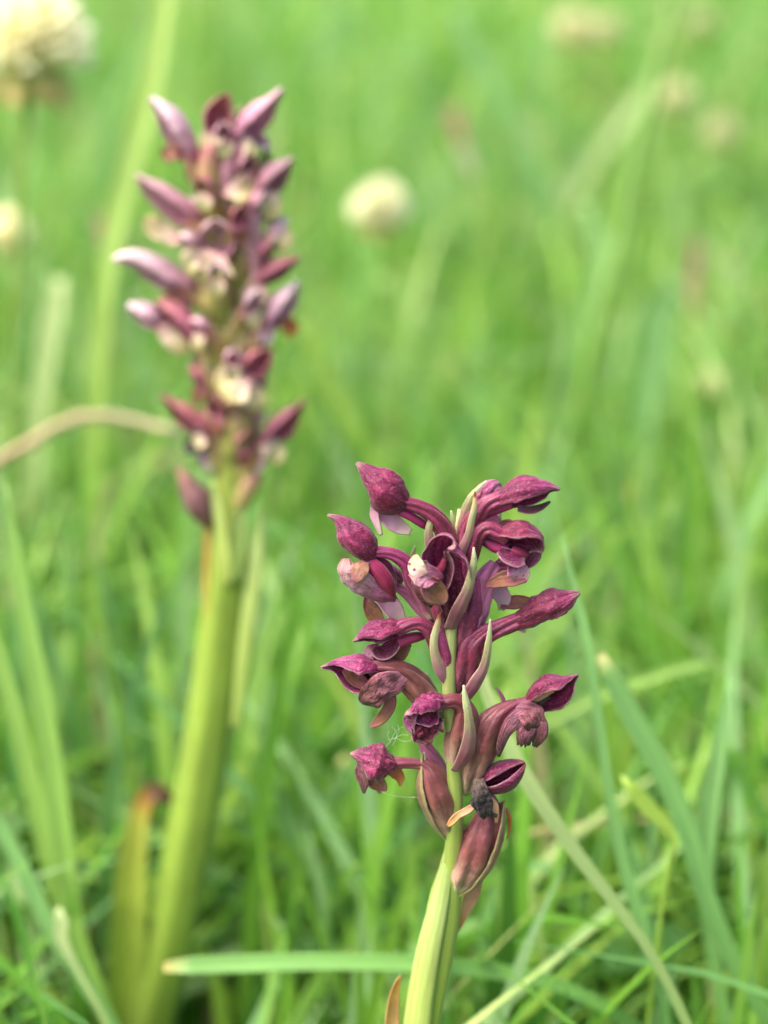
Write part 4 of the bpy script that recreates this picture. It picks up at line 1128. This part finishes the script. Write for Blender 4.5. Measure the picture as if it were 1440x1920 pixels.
# ------------------------------------------------------------------ the rear orchid
def build_rear():
    pl = Plant(REAR, 0.28, 600)
    pts = [(418, 330, 0, 7), (424, 430, 0, 12), (428, 560, 0, 17), (430, 700, 0, 22), (430, 830, 0, 27), (432, 930, 0, 31), (430, 1010, 0, 36), (422, 1110, 0, 40), (403, 1280, 0, 45), (378, 1450, 0, 48),
           (350, 1600, 0, 49), (324, 1740, 0, 47), (299, 1860, 0, 46), (284, 1930, 0, 46)]
    vis = np.array([np.concatenate([pl.w(*p[:3]), [p[3] * pl.px]]) for p in pts])
    tail = ground_tail(vis[:, :3], vis[-1, 3])
    allp = np.vstack([vis] + [np.concatenate([t, [vis[-1, 3] * 1.05]])[None] for t in tail])
    root = allp[-1, :3].copy()
    R = empty('orchid', root)
    tag(R, 'taller blurred orchid with pinkish cream-lipped flowers on a thick green stem', 'orchid', 'wild orchids')
    A = catmull(allp, 60)[::-1]
    o = _strip_world('stem', A, (0, 0, 1), 0, M['stem_rear'], root, True); o.parent = R

    def Sh(parent, name, pts, N, th, mat, **k): return shell(pl, root, parent, name, pts, N, th, M[mat], **k)
    def Tu(parent, name, pts, mat, **k): return tube(pl, root, parent, name, pts, M[mat], **k)
    def flower(pts, mat='r_ovary', **k):
        kk = dict(ribs=6, amp=0.15, twist=1.5, n=20, m=14); kk.update(k)
        return Tu(R, 'flower', pts, mat, **kk)
    def hood(f, pts, N=DN, th=2.3, mat='r_hood', **k):
        kk = dict(n=22, m=17, seams=0.12, keel=0.1, crumple=0.08, b=0.95); kk.update(k)
        pts = [(p[0], p[1], p[2] + 6, p[3] * 1.22) for p in pts]
        return Sh(f, 'hood', pts, N, th, mat, **kk)
    def lobe(f, pts, N=CAMW, mat='r_cream', th=1.3, **k):
        kk = dict(b=0.6, crumple=0.1, n=12, m=9, ragged=0.3); kk.update(k)
        pts = [(p[0], p[1], p[2] + 8, p[3] * 1.15) for p in pts]
        kk.update(b=0.35, crumple=0.22, freq=260, m=13, n=16)
        return Sh(f, 'lip', pts, N, th, mat, **kk)
    def bract(pts, N=CAMW, mat='bract', th=1.3, **k):
        kk = dict(b=0.5, n=16, m=9, keel=0.12); kk.update(k)
        return Sh(R, 'bract', pts, N, th, mat, **kk)

    # R1 top left
    f = flower([(412, 400, 0, 10), (390, 360, 8, 18), (366, 320, 12, 17), (350, 290, 14, 12)])
    hood(f, [(360, 300, 14, 9), (346, 276, 14, 19), (330, 246, 14, 22), (314, 220, 14, 19), (298, 200, 14, 11), (283, 183, 14, 4)], (-0.75, -0.6, 0.4), 2.3, 'r_hood_pale')
    lobe(f, [(344, 290, 20, 9), (328, 284, 26, 15), (314, 288, 26, 14), (308, 302, 22, 7)], (-0.2, 0.3, 1), 'lip_olive')
    bract([(375, 340, -10, 8), (356, 312, -10, 9), (346, 292, -10, 3)])
    # R2 top centre
    f = flower([(410, 420, 8, 12), (392, 370, 18, 23), (392, 320, 24, 22), (398, 270, 26, 14)])
    hood(f, [(404, 252, 20, 12), (405, 236, 20, 18), (410, 216, 20, 21), (417, 198, 20, 16), (427, 175, 20, 3)], (0, -0.3, 0.9), 2.1, 'r_hood_dark')
    lobe(f, [(402, 248, 28, 13), (397, 258, 34, 19), (393, 270, 32, 18), (394, 284, 26, 8)], (0, 0.3, 1), 'r_cream')
    # R3 top right, long pink
    f = flower([(430, 400, 8, 9), (424, 350, 16, 16), (432, 305, 20, 18), (446, 270, 20, 18), (460, 244, 20, 14)], 'r_mauve')
    hood(f, [(452, 262, 20, 13), (464, 240, 20, 19), (482, 222, 20, 21), (498, 204, 20, 17), (510, 190, 20, 10), (528, 168, 20, 4)], (0.7, -0.5, 0.5), 2.2, 'r_hood')
    lobe(f, [(452, 280, 34, 8), (462, 274, 40, 13), (470, 282, 38, 10), (470, 294, 34, 5)], (0.1, 0.3, 1), 'r_cream')
    hood(f, [(452, 338, 22, 13), (456, 320, 26, 18), (462, 302, 28, 17), (468, 288, 30, 6)], (0, -0.1, 1), 1.9, 'r_hood_dark')
    lobe(f, [(420, 352, 28, 10), (438, 352, 36, 20), (455, 358, 36, 20), (470, 366, 32, 10)], (0, 0.5, 1), 'r_cream')
    Sh(f, 'sepal', [(470, 262, 8, 8), (486, 262, 8, 14), (496, 268, 8, 12), (502, 284, 8, 4)], (0.2, 0.2, 1), 1.2, 'r_hood_pale')
    bract([(485, 360, -4, 14), (494, 320, -6, 15), (498, 290, -6, 10), (500, 270, -6, 2)], mat='sheath')
    bract([(440, 250, -12, 8), (448, 222, -14, 11), (452, 200, -14, 3)])
    # R4 right upper
    f = flower([(432, 450, 0, 10), (452, 412, 6, 17), (474, 380, 10, 16), (490, 358, 12, 13)])
    hood(f, [(484, 364, 14, 13), (498, 348, 14, 20), (514, 332, 14, 22), (530, 316, 14, 15), (540, 305, 14, 7), (550, 296, 14, 2)], (0.6, -0.7, 0.4), 2.2, 'r_hood')
    lobe(f, [(494, 362, 26, 12), (504, 376, 30, 19), (508, 392, 28, 17), (504, 412, 24, 8)], (0.2, 0.3, 1), 'r_cream')
    # R5 left upper
    f = flower([(416, 470, 0, 12), (394, 444, 8, 18), (372, 420, 12, 18), (350, 404, 14, 15)])
    hood(f, [(372, 416, 14, 14), (348, 404, 14, 22), (322, 386, 14, 23), (298, 366, 14, 20), (278, 350, 14, 14), (264, 338, 14, 7), (254, 328, 14, 2)], (-0.4, -0.8, 0.5), 2.0, 'r_hood')
    lobe(f, [(340, 448, 22, 10), (322, 442, 28, 18), (302, 430, 30, 21), (286, 416, 28, 17), (278, 404, 22, 6)], (0.1, 0.6, 0.8), 'r_cream')
    bract([(388, 420, 22, 8), (374, 396, 24, 11), (360, 384, 22, 3)])
    # R6 centre, facing the viewer
    f = flower([(424, 600, 10, 14), (408, 570, 16, 28), (400, 535, 16, 28), (402, 490, 14, 18)])
    hood(f, [(408, 486, 34, 14), (406, 466, 38, 25), (404, 446, 42, 27), (404, 428, 46, 22), (402, 418, 54, 8)], (0, -0.35, 1), 1.8, 'r_hood', b=0.8)
    lobe(f, [(404, 470, 48, 18), (394, 486, 60, 36), (386, 504, 62, 42), (384, 528, 54, 24)], (0, 0.5, 1), 'r_cream', m=13)
    lobe(f, [(376, 488, 44, 12), (362, 492, 46, 15), (354, 505, 44, 8)], (-0.3, 0.3, 1), 'r_cream')
    # R7 right centre, long mauve neck
    f = flower([(452, 560, 14, 8), (478, 520, 18, 9), (478, 480, 20, 13), (468, 440, 22, 22), (468, 405, 22, 22), (478, 376, 22, 14)], 'r_mauve')
    hood(f, [(474, 396, 22, 12), (484, 380, 22, 19), (494, 366, 22, 14), (506, 354, 22, 3)], (0.5, -0.7, 0.3), 2.3, 'r_hood')
    # R8 cream lip on the right
    f = flower([(446, 540, 0, 9), (474, 505, 4, 15), (496, 478, 8, 14), (508, 458, 10, 12)])
    lobe(f, [(500, 440, 16, 9), (516, 436, 20, 17), (526, 452, 20, 18), (522, 472, 16, 9)], (0.3, 0.3, 1), 'r_cream')
    hood(f, [(500, 452, 4, 8), (516, 436, 0, 15), (530, 420, -2, 11), (540, 408, -4, 3)], (0.5, -0.6, -0.2), 2.2, 'r_hood_pale')
    # R9 left, pale beak
    f = flower([(418, 610, 0, 12), (394, 575, 8, 18), (366, 548, 12, 18), (338, 530, 14, 14)])
    hood(f, [(362, 542, 14, 13), (338, 532, 14, 20), (312, 520, 14, 23), (286, 505, 14, 22), (262, 490, 14, 18), (238, 484, 14, 12), (212, 487, 14, 4)], (-0.2, -0.9, 0.3), 2.2, 'r_hood_pale')
    lobe(f, [(350, 552, 12, 9), (328, 556, 16, 14), (308, 552, 14, 8)], (0, 0.3, 1), 'lip_olive')
    bract([(380, 560, 20, 9), (362, 535, 20, 9), (350, 515, 18, 2)])
    # R10 right, dark beak
    f = flower([(440, 610, 0, 10), (462, 570, 6, 16), (480, 540, 10, 14), (494, 520, 12, 11)])
    hood(f, [(486, 528, 14, 10), (502, 516, 14, 15), (522, 504, 14, 16), (540, 494, 14, 11), (552, 488, 14, 6), (564, 482, 14, 2)], (0.4, -0.8, 0.4), 2.3, 'r_hood_dark')
    lobe(f, [(490, 536, 22, 9), (482, 552, 26, 17), (476, 570, 24, 16), (470, 588, 20, 7)], (-0.1, 0.3, 1), 'r_cream')
    # R11 left, two hoods overlapping
    f = flower([(420, 700, 0, 12), (396, 664, 8, 20), (376, 636, 12, 18), (358, 616, 14, 14)])
    hood(f, [(372, 640, 16, 14), (354, 620, 16, 22), (334, 598, 16, 24), (314, 580, 16, 19), (296, 564, 16, 8)], (-0.5, -0.7, 0.4), 2.3, 'r_hood_dark')
    hood(f, [(302, 612, 8, 8), (288, 600, 8, 17), (272, 590, 8, 19), (256, 580, 8, 13), (240, 572, 8, 4)], (-0.3, -0.8, 0.3), 2.3, 'r_hood_pale')
    lobe(f, [(300, 612, 22, 9), (316, 630, 26, 15), (334, 648, 26, 14), (346, 664, 22, 6)], (-0.3, 0.3, 1), 'r_cream')
    bract([(376, 730, 18, 10), (370, 690, 20, 14), (374, 660, 20, 11), (380, 640, 18, 3)])
    # R12 right, pink with hanging lip
    f = flower([(440, 700, 0, 10), (466, 656, 4, 16), (488, 622, 6, 15), (506, 600, 8, 12)])
    hood(f, [(500, 616, 8, 12), (514, 596, 8, 20), (528, 576, 8, 22), (542, 556, 8, 18), (552, 540, 8, 9), (560, 528, 8, 3)], (0.4, -0.8, 0.3), 2.2, 'r_hood_pale')
    lobe(f, [(504, 604, 12, 9), (500, 624, 14, 14), (502, 644, 12, 8)], (0.1, 0.3, 1), 'r_hood_pale')
    lobe(f, [(536, 596, 2, 9), (544, 614, 2, 13), (540, 632, 2, 5)], (0.3, 0.2, 1), 'orange')
    # R13 + R14 centre low: dark bud above a big cream lip
    f = flower([(432, 870, 12, 14), (440, 830, 18, 28), (446, 790, 18, 30), (452, 740, 14, 20)])
    hood(f, [(462, 706, 36, 10), (476, 690, 38, 19), (488, 676, 38, 20), (500, 664, 36, 12), (508, 656, 36, 4)], (-0.1, -0.4, 0.9), 2.4, 'r_hood_dark')
    lobe(f, [(464, 702, 46, 16), (450, 706, 56, 32), (434, 716, 62, 40), (420, 730, 60, 32), (412, 744, 52, 14)], (0.1, 0.5, 1), 'r_cream', m=15, n=18, b=0.7)
    lobe(f, [(450, 716, 54, 20), (466, 730, 58, 27), (482, 748, 54, 22), (488, 768, 46, 10)], (0.3, 0.4, 1), 'r_cream')
    lobe(f, [(418, 735, 50, 12), (416, 752, 52, 13), (420, 768, 48, 6)], (-0.2, 0.3, 1), 'lip_olive')
    # R15 left low
    f = flower([(424, 905, 4, 14), (412, 868, 10, 20), (398, 836, 14, 17), (384, 812, 14, 11)])
    hood(f, [(396, 816, 16, 9), (378, 802, 16, 15), (358, 788, 16, 18), (340, 774, 16, 17), (322, 758, 16, 10), (304, 742, 16, 3)], (-0.4, -0.7, 0.5), 2.3, 'r_hood_dark')
    lobe(f, [(392, 822, 24, 9), (376, 826, 30, 16), (358, 834, 28, 15), (344, 844, 22, 7)], (0, 0.4, 1), 'lip_black')
    lobe(f, [(384, 820, 32, 8), (372, 828, 36, 13), (366, 838, 34, 7)], (0, 0.4, 1), 'r_cream')
    lobe(f, [(372, 842, 18, 8), (384, 862, 20, 10), (396, 884, 18, 6)], (-0.2, 0.3, 1), 'spur_pink')
    # R16 right low
    f = flower([(440, 920, 4, 13), (462, 880, 10, 20), (484, 846, 12, 17), (504, 822, 14, 11)])
    hood(f, [(500, 830, 14, 10), (514, 814, 14, 18), (530, 798, 14, 21), (546, 780, 14, 15), (558, 766, 14, 7), (572, 750, 14, 2)], (0.2, -0.7, 0.6), 2.3, 'r_hood_dark')
    lobe(f, [(494, 828, 24, 11), (508, 838, 30, 18), (518, 852, 28, 17), (510, 868, 22, 8)], (0.1, 0.4, 1), 'r_cream')
    lobe(f, [(490, 840, 20, 8), (484, 864, 22, 12), (474, 892, 20, 7)], (-0.1, 0.3, 1), 'spur_pink')
    # R17 withered flower hanging on the left, with its orange-edged bract
    f = flower([(398, 990, 10, 9), (386, 968, 14, 22), (370, 938, 16, 26), (354, 910, 16, 18), (338, 884, 16, 7), (332, 876, 16, 3)], 'r_wilt', crumple=0.12)
    Sh(R, 'bract', [(386, 1240, 30, 4), (384, 1120, 26, 6), (386, 1040, 22, 5), (388, 985, 20, 4), (392, 950, 16, 2)], (-0.5, 0, 1), 1.2, 'rear_bract', b=0.4)
    Sh(R, 'bract', [(426, 1100, 48, 7), (418, 1030, 44, 11), (408, 960, 36, 9), (398, 900, 28, 3)], (-0.2, 0, 1), 1.2, 'sheath', b=0.4)
    Sh(R, 'bract', [(440, 1090, 48, 9), (446, 1030, 44, 14), (452, 970, 36, 11), (462, 915, 28, 3)], (0.2, 0, 1), 1.2, 'sheath', b=0.4)
    Sh(R, 'sheath_leaf', [(440, 1370, 36, 8), (458, 1230, 36, 15), (472, 1120, 32, 17), (482, 1030, 24, 14), (490, 955, 14, 3)], (0.3, 0, -0.9), 1.3, 'sheath', b=0.5)
    flower([(436, 980, 10, 10), (452, 940, 16, 20), (470, 905, 18, 18), (484, 880, 18, 8)])
    # inner bracts and ovaries filling the spike
    for i, (x, y, dx) in enumerate([(410, 640, -16), (446, 640, 18), (430, 610, 6), (398, 690, -18), (452, 600, 20), (412, 500, -18), (446, 470, 16), (438, 780, 10), (404, 800, -16), (455, 800, 18)]):
        flower([(430 - dx * 0.3, y + 60, 6, 8), (x, y + 25, 10, 15), (x + dx * 0.7, y - 10, 10, 12), (x + dx * 1.1, y - 36, 8, 5)])
        bract([(x - dx * 0.1, y + 50, 22, 8), (x + dx * 0.3, y + 10, 26, 9), (x + dx * 0.7, y - 30, 22, 2)])
    # the many small florets between them
    rr = random.Random(3)
    for i in range(30):
        t = (i + 0.5) / 30
        y = 250 + 600 * t
        a = i * 2.39996
        cx = 420 + 12 * t
        sx, sz = math.sin(a), math.cos(a)
        reach = 46 + 26 * math.sin(math.pi * min(1, t * 1.1)) + rr.uniform(-8, 8)
        x1, d1 = cx + sx * reach, sz * reach * 0.75
        up = rr.uniform(18, 40)
        f = flower([(cx, y + 60, sz * 4, 7), (cx + sx * 24, y + 34, d1 * 0.4, 14), (cx + sx * 44, y + 8, d1 * 0.75, 13), (x1 * 0.8 + cx * 0.2, y - 4, d1 * 0.9, 8)], n=14, m=10)
        hm = ['r_hood', 'r_hood_pale', 'r_hood_dark'][i % 3]
        hood(f, [(x1 - sx * 12, y + 2, d1 * 0.9, 7), (x1, y - up * 0.3, d1, 14), (x1 + sx * 12, y - up * 0.7, d1 * 1.1, 12), (x1 + sx * 24, y - up, d1 * 1.15, 2.5)], (sx * 0.5, -0.7, sz * 0.6 + 0.1), 2.2, hm, n=14, m=13)
        lobe(f, [(x1 - sx * 6, y + 4, d1 + 4, 8), (x1 + sx * 4, y + 12, d1 * 1.1 + 4, 14), (x1 + sx * 8, y + 26, d1 * 1.1, 12), (x1 + sx * 4, y + 38, d1, 4)], (sx * 0.4, 0.3, 1), ['r_cream', 'r_cream', 'lip_olive'][i % 3 if i % 5 else 0])
    # basal leaf, yellowing, brown and bent at its tip
    e = [(230, 2080, 20, 46), (229, 1960, 20, 46), (231, 1860, 20, 45), (236, 1760, 20, 42), (241, 1680, 20, 38), (247, 1610, 20, 32), (256, 1550, 20, 25), (266, 1508, 18, 23), (283, 1486, 18, 22), (304, 1490, 18, 18), (320, 1504, 18, 6)]
    Sh(R, 'leaf', e, (-0.35, 0.45, 1), 1.25, 'r_leaf', b=0.5, n=50, m=13, crumple=0.04, freq=160, keel=0.1, thick=0.0005)


build_ground()
build_meadow()
build_blades()
build_clovers()
build_front()
build_rear()
